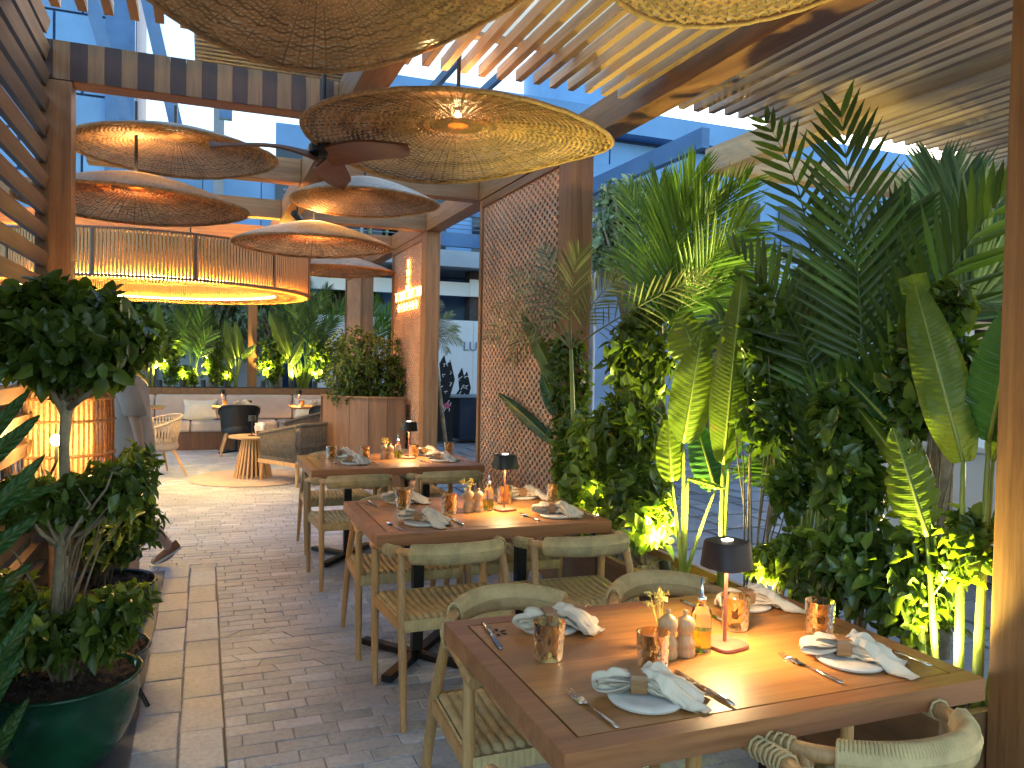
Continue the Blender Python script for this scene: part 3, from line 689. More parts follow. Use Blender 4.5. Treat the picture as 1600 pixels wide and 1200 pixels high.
# ================================================================ TABLEWARE
ORD = {0: 'first', 1: 'second', 2: 'third'}
plate_m = MB().lathe([(0, 0), (.078, 0), (.088, .004), (.09, .010), (.084, .014), (.06, .0125), (0, .012)], 40).mesh('plate', M['marble'], 50)
def napkin_mesh(seed):
    r = random.Random(seed); m = MB(); ph = r.uniform(0, 6)
    tri = lambda x: 2*abs(2*(x-math.floor(x+.5)))-1
    nz = lambda x, y, k: noise.noise(Vector((x, y, k*7.3+seed*3.1)))
    def sheet(fn, nu, nv, th=.0016):
        m.grid(fn, nu, nv); m.grid(lambda u, v: (lambda p: (p[0], p[1], p[2]-th))(fn(u, v)), nu, nv)
    # pleated tail: three overlapping layers fanning out of the ring and falling to the table
    for k in range(4):
        L = r.uniform(.125, .155)-.01*k; dy = r.uniform(-.022, .022); sk = r.uniform(-.35, .35); zc = .020+.011*k; np_ = r.choice((2.5, 3, 3.5)); wmax = r.uniform(.052, .07)
        def f(u, v, k=k, L=L, dy=dy, sk=sk, zc=zc, np_=np_, wmax=wmax):
            vv = 2*v-1; Lv = L*(1-.30*tri(v*np_*.7+ph+k*.3)*.5-.12*abs(vv)); x = .006+Lv*u; w_ = .019+wmax*u**.85
            y = vv*w_+dy*u+sk*.05*u*u; amp = .006+.015*u*(1-.5*u)
            z = zc+.020*math.sin(math.pi*min(1, u*1.15))*(1-.5*abs(vv))-(.030+.011*k)*u**2.2*(.5+.6*abs(vv))+amp*tri(v*np_+ph+.3*u)+.010*nz(u*5, v*5, k)
            return (x, y+.008*nz(u*6, v*4, k+9), max(.002+.0022*k if x > .075 else .012+.002*k, z))
        sheet(f, 24, 30)
    # looped head: folded-over lobes on the other side of the ring
    for k in range(3):
        dy = (-.016, .014, .0)[k]; L = (.105, .09, .07)[k]; ang = (.18, -.22, .05)[k]; zz = (.004, .0, .016)[k]; w0 = (.024, .022, .018)[k]
        def g(u, v, dy=dy, L=L, ang=ang, zz=zz, w0=w0, k=k):
            a = u*math.pi*2; t = .5-.5*math.cos(a); side = math.sin(a); vv = 2*v-1; x = -.004-L*t; w_ = w0*(.75+.9*math.sin(math.pi*min(1, t*.95)))*(1-.25*t)
            y = dy*t*1.3+vv*w_+ang*(x+.004)*-1; z = .032+zz+side*.013*(.4+t)-.012*t*abs(vv)**1.5+.005*math.sin(vv*6+ph+k)*(.3+t)+.007*nz(u*4, v*4, k+20)
            return (x, y, max(.004, z))
        m.grid(g, 36, 14)
    return m.mesh('napkin', M['linen'], 180)
naps = [napkin_mesh(s) for s in (1, 2, 3)]
ringm = MB(); a_ = [(.026*math.cos(k*math.pi/12), .025*math.sin(k*math.pi/12)) for k in range(24)]
def rsq(k, s): c, q = math.cos(k*math.pi/12), math.sin(k*math.pi/12); mm = (abs(c)**5+abs(q)**5)**(-.2); return c*mm*s, q*mm*s
vs = []; fs = []
for k in range(24):
    for xx, s in ((-.019, .024), (.019, .024), (.019, .029), (-.019, .029)): p = rsq(k, s); vs.append((xx, p[0], .036+p[1]*.85))
for k in range(24):
    n = (k+1) % 24
    for a in range(4): b = (a+1) % 4; fs.append((k*4+a, k*4+b, n*4+b, n*4+a))
ringm.add(vs, fs); ringm = ringm.mesh('ring', M['ring'], 40)
# cutlery lies along +Y, handle end at y=0
def handle(m, L):
    m.tube([(0, 0, .004), (0, .02, .0045), (0, .06, .005), (0, L*.6, .006), (0, L, .006)], [.0045, .0068, .0055, .0036, .003], 8, flat=.45)
fk = MB(); handle(fk, .125)
def fkf(u, v):
    y = .12+u*.045; wd = .003+.0095*math.sin(min(1, u*1.6)*math.pi/2); return ((v-.5)*2*wd, y, .006-.007*math.sin(u*math.pi*.9)+.003*abs(2*v-1))
fk.grid(fkf, 8, 4); fk.grid(lambda u, v: (lambda p: (p[0], p[1], p[2]-.0015))(fkf(u, v)), 8, 4)
for k in range(4):
    x = -.0098+k*.00653; fk.tube([(x, .163, .003), (x, .185, .002), (x*.92, .212, .007)], [.0018, .0017, .0009], 5)
fork_m = fk.mesh('fork', M['silver'], 180)
kn = MB(); kn.tube([(0, 0, .005), (0, .03, .006), (0, .09, .006), (0, .115, .005)], [.005, .0075, .0068, .005], 8, flat=.6)
def knf(u, v, z=0): 
    y = .11+u*.12; w1 = .004+.006*math.sin(min(1, u*1.3)*math.pi*.6); w0 = -.004
    if u > .85: w0 += (u-.85)*.05
    return (w0+(w1-w0)*v*(1 if u < .97 else .4), y, .0045+z-.0012*v)
kn.grid(lambda u, v: knf(u, v), 12, 2); kn.grid(lambda u, v: knf(u, v, -.0018), 12, 2)
knife_m = kn.mesh('knife', M['silver'], 180)
def gl_profile(): return [(0, .0), (.036, .0), (.038, .004), (.0405, .05), (.043, .099), (.0415, .1), (.0385, .05), (.035, .012), (0, .010)]
glass_b = MB()
NG = 64; prof = []
for i in range(23): z = .004+.078*i/22; prof.append(z)
def gf(u, v):
    a = v*2*math.pi; z = .003+.097*u; r = .0375+.0055*(z/.1); t = max(0, min(1, (z-.006)/.01))*max(0, min(1, (.084-z)/.01))
    rel = max(abs(math.sin(a*6+z*130)), abs(math.sin(a*6-z*130)))**3*.0014*t; r += rel-.0008*t
    return (r*math.cos(a), r*math.sin(a), z)
glass_b.grid(gf, 44, 96)
glass_b.lathe([(.043, .1), (.0405, .1), (.0385, .05), (.036, .014), (0, .012)], 96, cap=False); glass_b.lathe([(0, 0), (.036, 0), (.0375, .003)], 96)
glass_m = glass_b.mesh('tumbler', M['amber'], 180)
def tableset(ti, T0, items):
    pass
def cutlery(mesh, name, x, y, rz, label, cat, z=.75):
    o = put(name, mesh, None, (x, y, z+.0008), rot=(0, 0, R(rz))); tag(o, label, cat, 'cutlery on the dining tables')
def setting(ti, x, y, rz, where, seed, side=1, glass=None):
    """rz = 0: guest sits on the near side"""
    tn = ORD[ti]+' table'; z = .75
    o = put('side_plate', plate_m, None, (x, y, z+.0006)); tag(o, f'round marble side plate at the {where} seat of the {tn}', 'plate', 'marble plates on the dining tables')
    nb = thing('napkin', f'linen napkin in a wooden ring on the {where} plate of the {tn}', 'napkin', (x-.01, y+.02*(1 if rz == 0 else -1), z+.004), R(random.uniform(-36, -24) if rz == 0 else random.uniform(-14, 2)), 'rolled napkins on the dining tables')
    put('cloth', naps[seed % 3], nb); put('ring', ringm, nb)
    c, s = (1, 1) if rz == 0 else (-1, -1)
    j = random.uniform(-6, 6)
    cutlery(fork_m, 'fork', x-.135*c, y-.11*s, rz+j+2, f'steel fork at the {where} seat of the {tn}', 'fork')
    j = random.uniform(-5, 5)
    cutlery(knife_m, 'knife', x+.175*c, y-.10*s, rz+j, f'steel table knife at the {where} seat of the {tn}', 'knife')
def tumbler(x, y, label):
    o = put('tumbler', glass_m, None, (x, y, .7508), rot=(0, 0, random.random()*6)); tag(o, label, 'glass', 'amber tumblers on the dining tables')
def mill():
    return MB().lathe([(0, 0), (.026, 0), (.028, .006), (.027, .02), (.0255, .023), (.028, .027), (.027, .04), (.019, .055), (.0185, .062), (.023, .068), (.0235, .07), (.024, .074), (.027, .084), (.025, .098), (.016, .108), (.006, .112), (.005, .116), (.0075, .121), (.0055, .127), (0, .128)], 32).mesh('mill', M['mill'], 60)
mill_m = mill()
def centre(ti, px, py, lamp_style, lx, ly):
    tn = ORD[ti]+' table'
    for k, (dx, dy) in enumerate(((0, 0), (.052, -.004))):
        o = put('pepper_mill', mill_m, None, (px+dx, py+dy, .7508), rot=(0, 0, k*2)); o.scale = (1, 1, 1.02-.05*k)
        tag(o, f'{"left" if k == 0 else "right"} turned wooden mill on the {tn}', 'pepper mill', 'wooden mills on the dining tables')
    v = thing('bud_vase', f'small vase of dried yellow flowers behind the mills of the {tn}', 'vase', (px+.02, py+.07, .7508))
    MB().lathe([(0, 0), (.018, 0), (.02, .02), (.012, .05), (.008, .07), (.009, .075)], 16).build('glass', M['clear'], v, 60)
    st = MB(); fl = MB(); r = random.Random(ti+5)
    for k in range(7):
        a = r.uniform(0, 6.3); d = r.uniform(.01, .035); h = r.uniform(.12, .165); p = Vector((d*math.cos(a), d*math.sin(a), h)); st.tube([(0, 0, .02), p*.5+Vector((0, 0, .02)), p], .0012, 4)
        for q in range(9):
            c = p+Vector((r.gauss(0, .007), r.gauss(0, .007), r.gauss(0, .006))); e = [Vector((r.gauss(0, .006), r.gauss(0, .006), r.gauss(0, .006))) for _ in range(3)]
            fl.add([c, c+e[0], c+e[1], c+e[2]], [(0, 1, 2), (0, 2, 3), (0, 3, 1)])
    st.build('stems', M['yellowfl'], v); fl.build('flowers', M['yellowfl'], v)
    b = thing('oil_bottle', f'glass bottle of green olive oil with a steel pourer on the {tn}', 'bottle', (px+.115, py+.012, .7508))
    MB().lathe([(0, 0), (.027, 0), (.0285, .004), (.0275, .105), (.024, .116), (.012, .126), (.011, .138), (.013, .140)], 32, cap=False).build('glass', M['clear'], b, 60)
    MB().lathe([(0, .008), (.0245, .008), (.025, .06), (0, .060)], 32).build('oil', M['oil'], b, 60)
    MB().lathe([(0, .130), (.012, .136), (.014, .146), (.009, .152), (.004, .156), (.0032, .19), (.0028, .20), (0, .20)], 16).build('pourer', M['chrome'], b, 60)
    l = thing('table_lamp', {'m': 'rechargeable table lamp with maroon shade and copper base on the first table', 'o': f'rechargeable table lamp with black shade and copper stem on the {tn}'}[lamp_style], 'table lamp', (lx, ly, .7508), R(12), 'cordless table lamps')
    MB().lathe([(.0, 0), (.054, 0), (.056, .003), (.055, .010), (.05, .012), (0, .013)], 40, sq=4).build('base', M['copper'], l, 40)
    MB().tube([(0, 0, .012), (0, 0, .235)], .0052, 10).build('stem', M['copper'], l, 60)
    sm_ = M['maroon' if lamp_style == 'm' else 'olive']
    MB().lathe([(.060, .222), (.063, .224), (.056, .292), (.052, .297), (0, .299)], 40, sq=3.4, cap=False).build('shade', sm_, l, 40)
    MB().lathe([(.053, .240), (.0575, .224), (.0605, .2235)], 40, sq=3.4, cap=False).build('shade_lip', sm_, l, 40)
    MB().lathe([(0, .255), (.048, .255), (.049, .262), (0, .264)], 32).build('diffuser', M['lampglow'], l, 60)
    MB().box(-.014, .014, -.010, .010, .2992, .3012).build('top_window', M['lampwin'], l, 0, .003)
    lamp('SPOT', (0, 0, .25), 3.8, (1, .68, .32), .035, l, None, 150, .6).rotation_euler = (0, 0, 0)
# first table
setting(0, .97, 1.57, 0, 'near left', 0); setting(0, 1.62, 1.60, 0, 'near right', 1); setting(0, .96, 2.10, 180, 'far left', 2); setting(0, 1.66, 2.10, 180, 'far right', 1)
for x, y, l in ((.86, 1.88, 'amber tumbler standing alone by the left edge of the first table'), (1.08, 1.72, 'amber tumbler left of the mills on the first table'), (1.49, 1.92, 'amber tumbler behind the maroon lamp'), (1.70, 1.80, 'amber tumbler near the right edge of the first table')): tumbler(x, y, l)
centre(0, 1.17, 1.79, 'm', 1.37, 1.81)
setting(1, .99, 3.66, 0, 'near left', 1); setting(1, 1.70, 3.66, 0, 'near right', 2); setting(1, 1.03, 4.26, 180, 'far left', 0); setting(1, 1.74, 4.22, 180, 'far right', 1)
for x, y, l in ((1.0, 4.1, 'amber tumbler at the left of the second table'), (1.19, 3.87, 'amber tumbler left of the mills on the second table'), (1.57, 4.07, 'amber tumbler behind the lamp of the second table'), (1.88, 4.09, 'amber tumbler at the right end of the second table')): tumbler(x, y, l)
centre(1, 1.30, 3.89, 'o', 1.50, 3.89)
setting(2, 1.06, 5.95, 0, 'near left', 2); setting(2, 1.76, 5.98, 0, 'near right', 0); setting(2, 1.04, 6.42, 180, 'far left', 1); setting(2, 1.74, 6.42, 180, 'far right', 2)
for x, y, l in ((.95, 6.3, 'amber tumbler at the left of the third table'), (1.2, 6.22, 'amber tumbler left of the mills on the third table'), (1.62, 6.3, 'amber tumbler behind the lamp of the third table'), (1.95, 6.4, 'amber tumbler at the right end of the third table')): tumbler(x, y, l)
centre(2, 1.35, 6.2, 'o', 1.55, 6.2)
# ================================================================ PLANT TOOLS
def leaf_verts(m, p, d, nrm, L, Wd, fold=.25, droop=.25):
    """one small leaf: 7 verts, folded on its midrib"""
    d = d.normalized(); s = d.cross(nrm)
    if s.length < 1e-3: s = d.cross(Vector((1, .3, .2)))
    s.normalize(); n = s.cross(d)
    a = p; b = p+d*L*.5-n*0; c = p+d*L-n*L*droop
    q1 = p+d*L*.35+s*Wd/2+n*Wd*fold; q2 = p+d*L*.35-s*Wd/2+n*Wd*fold; q3 = p+d*L*.72+s*Wd*.36+n*(Wd*fold*.7-L*droop*.4); q4 = p+d*L*.72-s*Wd*.36+n*(Wd*fold*.7-L*droop*.4)
    b = p+d*L*.55-n*L*droop*.2
    m.add([a, q1, q3, c, q4, q2, b], [(0, 1, 2, 6), (6, 2, 3), (0, 6, 4, 5), (6, 3, 4)])
def rv(r): 
    v = Vector((r.gauss(0, 1), r.gauss(0, 1), r.gauss(0, 1))); return v.normalized() if v.length > 0 else Vector((0, 0, 1))
def unitleaf(L, Wd, mat, name='leaf'):
    m = MB(); leaf_verts(m, Vector((0, 0, 0)), Vector((0, 1, 0)), Vector((0, 0, 1)), L, Wd); return m.mesh(name, mat, 180)
def mat_from(p, d, n, s=1.0):
    d = d.normalized(); x = d.cross(n); 
    if x.length < 1e-3: x = d.cross(Vector((1, .2, .1)))
    x.normalize(); z = x.cross(d); Mx = Matrix((( x.x, d.x, z.x), (x.y, d.y, z.y), (x.z, d.z, z.z))).to_4x4()
    return Matrix.Translation(p) @ Mx @ Matrix.Scale(s, 4)
def bush(t, blobs, nclust, L, Wd, mat, seed, single=0, per=6, base=None, stems=8, outward=.6, stemr=.006, upb=.35, toview=True):
    """blobs: (centre, (rx, ry, rz), weight); clusters of leaves near the surface, joined, plus single leaves on the viewer's side"""
    r = random.Random(seed); m = MB(); sm = MB(); ul = unitleaf(L, Wd, mat) if single else None; left = single
    tw = sum(b[2] for b in blobs); tips = []
    for i in range(nclust):
        x = r.random()*tw
        for c, rad, wt in blobs:
            x -= wt
            if x <= 0: break
        u = rv(r); k = r.random()**.38; nz_ = .82+.30*noise.noise(Vector(c)*3+u*2.1+Vector((seed, 0, 0)))
        p = Vector(c)+Vector((u.x*rad[0], u.y*rad[1], u.z*rad[2]))*k*nz_
        out = (u*outward+Vector((0, 0, upb))+rv(r)*.45).normalized(); tips.append((p, out))
        for q in range(per):
            a = q*2.4+r.random(); ax = out.cross(Vector((math.cos(a), math.sin(a), .2))).normalized()
            d = (ax*r.uniform(.6, 1.0)+out*r.uniform(.15, .9)).normalized(); s = r.choice((.55, .8, .95, 1.1, 1.35))*r.uniform(.85, 1.15); pp = p+out*r.uniform(-.4, .5)*L
            if left and k*nz_ > .72 and (u.dot((EYE-Vector(t.location)-Vector(c)).normalized()) > .25) and r.random() < .35:
                o = put('leaf', ul, t); o.matrix_local = mat_from(pp, d, out+rv(r)*.3, s*1.05); left -= 1
            else: leaf_verts(m, pp, d, out+rv(r)*.3, L*s, Wd*s, r.uniform(.1, .35), r.uniform(.05, .35))
    m.build('foliage', mat, t, 180, kind='stuff')
    if base is not None:
        for k in range(stems):
            p, o = tips[r.randrange(len(tips))]; b = Vector(base)+Vector((r.uniform(-.04, .04), r.uniform(-.04, .04), 0)); mid = b.lerp(p, .5)+Vector((r.uniform(-.05, .05), r.uniform(-.05, .05), .08))
            sm.tube([b, b.lerp(mid, .5)+Vector((0, 0, .03)), mid, p], [stemr, stemr*.8, stemr*.6, stemr*.3], 5)
        sm.build('stems', M['bark'], t, 180)
def bez(a, b, c, u): return a*(1-u)**2+b*2*u*(1-u)+c*u*u
def frond(t, a, b, c, n, LL, Wd, mat, seed, side=None, u0=.25, a0=62, a1=28, up_only=0, droop=.15):
    r = random.Random(seed); a, b, c = Vector(a), Vector(b), Vector(c); m = MB()
    m.tube([bez(a, b, c, k/12) for k in range(13)], [.007*(1-k/14) for k in range(13)], 5)
    for i in range(n):
        u = u0+(1-u0)*(i+.5)/n; p = bez(a, b, c, u); tg = (bez(a, b, c, min(1, u+.02))-bez(a, b, c, u-.02)).normalized()
        sv = side if side is not None else tg.cross((EYE-Vector(t.location)-p).normalized()); sv = sv.normalized(); nn = sv.cross(tg).normalized()
        ang = R(a0+(a1-a0)*(i/n)); prof = math.sin(math.pi*min(1, .16+.78*(i/n)))**.6
        for s in (-1, 1):
            if up_only and s != up_only and r.random() < .75: continue
            d = (tg*math.cos(ang+r.uniform(-.06, .06))+sv*s*math.sin(ang)+nn*r.uniform(-.14, .14)).normalized(); L = LL*prof*r.uniform(.88, 1.05)
            w_ = Wd*r.uniform(.8, 1.1); e = d.cross(nn).normalized(); pts = []
            for q, (f, ww) in enumerate(((0, .35), (.3, 1), (.65, .85), (1, .04))):
                c_ = p+d*L*f-Vector((0, 0, 1))*droop*L*f*f; pts += [c_-e*w_*ww/2-nn*w_*.12*ww, c_+nn*w_*.14*ww, c_+e*w_*ww/2-nn*w_*.12*ww]
            m.add(pts, [(q*3+k, q*3+k+1, q*3+k+4, q*3+k+3) for q in range(3) for k in range(2)])
    m.build('frond', mat, t, 180)
def bigleaf(t, base, a, c, Wd, mat, seed, face=None, ribmat=None, bend=.1, foot=None, stalk=.017, tear=0, fold=.12, blunt=0, curl=0):
    """banana-type leaf: stalk from foot to a, blade from a to c"""
    r = random.Random(seed); a, c = Vector(a), Vector(c); ax = (c-a); L = ax.length; d = ax.normalized()
    vw = face.normalized() if face is not None else (EYE-Vector(t.location)-(a+c)/2).normalized()
    s = d.cross(vw).normalized(); n = s.cross(d).normalized(); m = MB(); nu, nv = 40, 14; nz_ = r.uniform(0, 50)
    rib = lambda u: a+ax*u+n*(bend*L*4*u*(1-u)*.5)+Vector((0, 0, -bend*L*u*u*.3))
    def wf(u): 
        f = (math.sin(math.pi*min(1, (u+.02)/1.02)**.72))**.62
        if blunt and u > .9: f = max(f, .55)
        return f
    def fn(u, v):
        vv = 2*v-1; w_ = Wd/2*wf(u)*(1+.05*noise.noise(Vector((u*5, vv, nz_))))
        if tear and abs(vv) > .45: w_ *= 1-tear*max(0, noise.noise(Vector((u*14, 1 if vv > 0 else 5, nz_))))*1.5
        p = rib(u)+s*(vv*w_*math.cos(fold*abs(vv)*2))+n*(-abs(vv)*w_*fold*1.6+curl*abs(vv)**2*w_+.0035*math.sin((u-abs(vv)*.10)*L*190)*min(1, abs(vv)*3)+.02*noise.noise(Vector((u*6, vv*2, nz_+9)))*abs(vv))
        return p
    m.grid(fn, nu*2, nv); me = m.mesh('blade', mat, 180)
    uv = me.uv_layers.new(); 
    for lp in me.loops:
        i, j = divmod(lp.vertex_index, nv+1); uv.data[lp.index].uv = (i/(nu*2)+abs(2*j/nv-1)*-.04, j/nv*.02)
    o = put('leaf', me, t)
    rb = MB(); rb.tube([rib(k/10)-n*.003*0 for k in range(11)], [.0075*(1-k/12) for k in range(11)], 6); rb.build('midrib', ribmat or M['stalk'], o, 180)
    if foot is not None:
        foot = Vector(foot); mid = foot.lerp(a, .55)+Vector((0, 0, .04)); MB().tube([bez(foot, mid, a, k/8) for k in range(9)], [stalk*(1-.6*k/8) for k in range(9)], 8, flat=.75).build('stalk', M['stalk'], o, 180)
    return o
# ================================================================ RIGHT PLANTER AND ITS PLANTS
pl = thing('planter_box', 'long brown timber planter trough beside the dining tables', 'planter', (2.14, 1.75, 0))
MB().box(0, .03, 0, 3.06, .02, .45).build('side_panel', M['planter'], pl, 0, .003); MB().box(.36, .39, 0, 3.06, .02, .45).build('side_panel', M['planter'], pl, 0, .003)
MB().box(.031, .359, 0, .03, .02, .448).build('end_panel', M['planter'], pl); MB().box(.031, .359, 3.03, 3.06, .02, .448).build('end_panel', M['planter'], pl)
for yy in (.76, 1.53, 2.29): MB().box(-.004, .0, yy-.003, yy+.003, .03, .45).build('joint', M['groove'], pl)
pb = MB(); r = random.Random(3)
pb.grid(lambda u, v: (.031+.328*u, .03+3.0*v, .40+.012*noise.noise(Vector((u*4, v*30, 0)))), 8, 80)
for k in range(2600):
    c = Vector((r.uniform(.035, .355), r.uniform(.035, 3.02), .405+r.uniform(0, .012))); q = r.uniform(.005, .010); e = [rv(r)*q for _ in range(3)]
    pb.add([c+e[0], c+e[1], c+e[2], c-e[0], c-e[1], c-e[2]], [(0, 1, 2), (3, 5, 4), (0, 2, 4), (1, 3, 2), (0, 4, 5), (1, 5, 3)])
pb.build('pebble_bed', M['pebble'], pl, kind='stuff')
def PX(x, y, X=2.33): return onX(x, y, X)
def local(t, p): return Vector(p)-Vector(t.location)
def newplant(name, label, cat, px, py, X=2.33, z=.40, group=None):
    p = onX(px, py, X); p.z = z; return thing(name, label, cat, p, 0, group)
# banana plant 1
t = newplant('banana_plant', 'banana plant lit yellow-green from below, left of the maroon lamp', 'banana plant', 1068, 870)
F = Vector((0, 0, 0))
def bl(t, p0, p1, Wd, mat, seed, X=2.33, X1=None, foot=F, **k):
    return bigleaf(t, None, local(t, onX(*p0, X)), local(t, onX(*p1, X1 or X)), Wd, M[mat], seed, foot=foot, **k)
bl(t, (1050, 752), (1043, 652), .17, 'banana', 1, 2.26, fold=.25)
bl(t, (1068, 692), (1098, 508), .235, 'banana', 2, 2.30, 2.34, fold=.2)
bl(t, (1092, 560), (1062, 492), .26, 'banana', 3, 2.42, 2.36, blunt=1, foot=None, fold=.05)
bl(t, (1118, 765), (1085, 650), .22, 'banana_dark', 5, 2.42, fold=.3)
bl(t, (1075, 748), (1135, 762), .06, 'banana', 6, 2.32, fold=.5)
t2 = newplant('banana_plant', 'taller banana plant with a long upright dark leaf, between the lamp and the areca palm', 'banana plant', 1127, 855, 2.40)
bl(t2, (1130, 725), (1160, 418), .28, 'banana', 4, 2.36, 2.30, fold=.42, bend=.12, stalk=.02)
bl(t2, (1140, 720), (1178, 520), .16, 'banana_dark', 14, 2.44, fold=.3)
# banana plant by the near post
t = newplant('banana_plant', 'brightly lit banana plant at the right edge, in front of the near post', 'banana plant', 1490, 1050, 2.36)
f1 = Vector((.0, .06, 0)); 
bl(t, (1505, 722), (1425, 420), .185, 'banana', 21, 2.36, 2.32, foot=Vector((0, -.02, 0)), fold=.22, blunt=1, stalk=.021)
bl(t, (1545, 690), (1592, 455), .23, 'banana_dark', 22, 2.42, 2.36, foot=Vector((.02, -.07, 0)), fold=.3, stalk=.019)
bl(t, (1448, 838), (1395, 662), .22, 'banana', 23, 2.33, 2.27, foot=Vector((-.02, .04, 0)), tear=.5, fold=.35, stalk=.018)
bl(t, (1452, 810), (1428, 672), .11, 'banana', 24, 2.40, 2.40, foot=Vector((-.02, .09, 0)), fold=.4)
bl(t, (1420, 740), (1328, 618), .14, 'banana', 25, 2.38, foot=Vector((-.04, .07, 0)), tear=.6, fold=.5)
bl(t, (1385, 655), (1322, 588), .075, 'banana_dark', 26, 2.40, foot=None, fold=.3)
bl(t, (1552, 720), (1580, 640), .10, 'banana', 27, 2.44, foot=Vector((.05, -.04, 0)), fold=.3)
bl(t, (1582, 868), (1572, 772), .12, 'banana_dark', 28, 2.50, foot=Vector((.04, -.09, 0)), fold=.2, stalk=.016)
# banana at the near lattice
t = newplant('banana_plant', 'banana plant with dark leaves against the near honeycomb screen', 'banana plant', 895, 800, 2.34)
bl(t, (905, 665), (815, 482), .17, 'banana', 31, 2.34, 2.28, fold=.3)
bl(t, (862, 690), (778, 608), .13, 'banana_dark', 32, 2.30, 2.25, fold=.35)
bl(t, (868, 648), (846, 578), .12, 'banana_dark', 33, 2.30, fold=.2)
# areca palm
ar = newplant('areca_palm', 'tall dark areca palm in front of the pale far beams', 'palm', 1240, 925, 2.47)
S = [((1345, 620), (1352, 480), (1313, 172), .42, 30, 2.30, 0), ((1275, 640), (1270, 480), (1140, 388), .36, 24, 2.25, 1), ((1270, 640), (1300, 330), (1194, 186), .30, 22, 2.42, 0),
     ((1370, 640), (1430, 480), (1572, 300), .38, 26, 2.40, -1), ((1250, 680), (1190, 520), (1120, 500), .30, 20, 2.36, 0), ((1330, 700), (1400, 540), (1490, 560), .34, 22, 2.30, 0),
     ((1290, 700), (1330, 560), (1400, 400), .34, 24, 2.46, 0), ((1260, 720), (1215, 600), (1160, 620), .28, 20, 2.30, 0), ((1300, 760), (1290, 600), (1230, 500), .34, 24, 2.34, 0),
     ((1280, 760), (1320, 650), (1400, 690), .30, 20, 2.28, 0), ((1250, 760), (1230, 660), (1290, 570), .30, 20, 2.46, 0), ((1240, 800), (1200, 700), (1180, 730), .24, 16, 2.30, 0),
     ((1300, 640), (1340, 520), (1290, 330), .34, 24, 2.5, 0), ((1330, 640), (1370, 430), (1420, 330), .34, 24, 2.5, 0), ((1250, 700), (1240, 540), (1180, 440), .34, 24, 2.42, 0), ((1300, 720), (1370, 600), (1450, 640), .30, 22, 2.36, 0), ((1260, 760), (1290, 640), (1350, 600), .32, 22, 2.3, 0), ((1230, 780), (1200, 620), (1230, 500), .30, 22, 2.4, 0)]
for i, (a, b, c, LL, n, X, uo) in enumerate(S):
    X += .22; pa, pb_, pc = (local(ar, onX(*q, X)) for q in (a, b, c)); frond(ar, pa, pb_, pc, int(n*.82), LL*.92, .030, M['palm'], 40+i, None, .12, 58, 22, uo, .06)
    st = MB(); f = Vector((random.uniform(-.06, .06), random.uniform(-.09, .09), 0)); mid = f.lerp(pa, .5)+Vector((0, 0, .08)); st.tube([bez(f, mid, pa, k/8) for k in range(9)], [.010-.0005*k for k in range(9)], 7); st.build('cane', M['stalk'], ar, 180)
# bright palm behind banana 1
bp = newplant('fan_palm', 'bright green feathery palm behind the upright banana leaf', 'palm', 1035, 800, 2.75, 0)
for i, (c, b) in enumerate((((985, 300), (1015, 380)), ((1030, 288), (1030, 380)), ((1085, 268), (1050, 370)), ((1120, 300), (1065, 380)), ((1165, 285), (1090, 360)), ((1172, 350), (1100, 390)), ((1150, 420), (1100, 400)), ((965, 390), (1000, 430)), ((1060, 300), (1045, 400)), ((1130, 480), (1080, 430)), ((1200, 410), (1120, 400)))):
    X = 2.75+.1*math.sin(i*2.1); frond(bp, local(bp, onX(1030, 545, X)), local(bp, onX(*b, X)), local(bp, onX(*c, X)), 26, .42, .016, M['palm_bright'], 70+i, None, .12, 40, 14, 0, .1)
MB().tube([(0, 0, 0), (0, 0, .8), tuple(local(bp, onX(1030, 540, 2.75)))], [.05, .045, .03], 10).build('trunk', M['bark'], bp, 180)
# dusty palm at the near lattice's right post
dp = newplant('palm', 'dusty green palm leaning across the near honeycomb screen', 'palm', 905, 800, 2.24)
for i, (c, b) in enumerate((((768, 488), (850, 430)), ((800, 425), (850, 440)), ((850, 388), (870, 440)), ((905, 395), (890, 440)), ((800, 560), (840, 470)), ((965, 440), (930, 450)), ((1100, 430), (1000, 470)), ((760, 530), (820, 470)))):
    frond(dp, local(dp, onX(892, 545, 2.24)), local(dp, onX(*b, 2.24)), local(dp, onX(*c, 2.24)), 18, .26, .013, M['palm_dry'], 90+i, None, .2, 45, 18, 0, .15)
MB().tube([(0, 0, 0), tuple(local(dp, onX(895, 640, 2.24))), tuple(local(dp, onX(892, 545, 2.24)))], [.02, .016, .012], 8).build('stem', M['stalk'], dp, 180)
# blue-lit palm behind the near banana
qp = newplant('palm', 'pale bluish palm at the far right in front of the slat screen', 'palm', 1470, 800, 3.7, 0)
for i, (c, b) in enumerate((((1465, 268), (1475, 380)), ((1500, 290), (1485, 380)), ((1550, 330), (1500, 400)), ((1590, 350), (1530, 420)), ((1580, 430), (1530, 430)), ((1400, 400), (1440, 430)), ((1560, 480), (1520, 450)), ((1420, 480), (1450, 460)))):
    frond(qp, local(qp, onX(1478, 520, 3.7)), local(qp, onX(*b, 3.7)), local(qp, onX(*c, 3.7)), 22, .5, .026, M['leaf_blue'], 110+i, None, .12, 42, 16, 0, .12)
MB().tube([(0, 0, 0), tuple(local(qp, onX(1478, 520, 3.7)))], [.07, .05], 10).build('trunk', M['bark'], qp, 180)
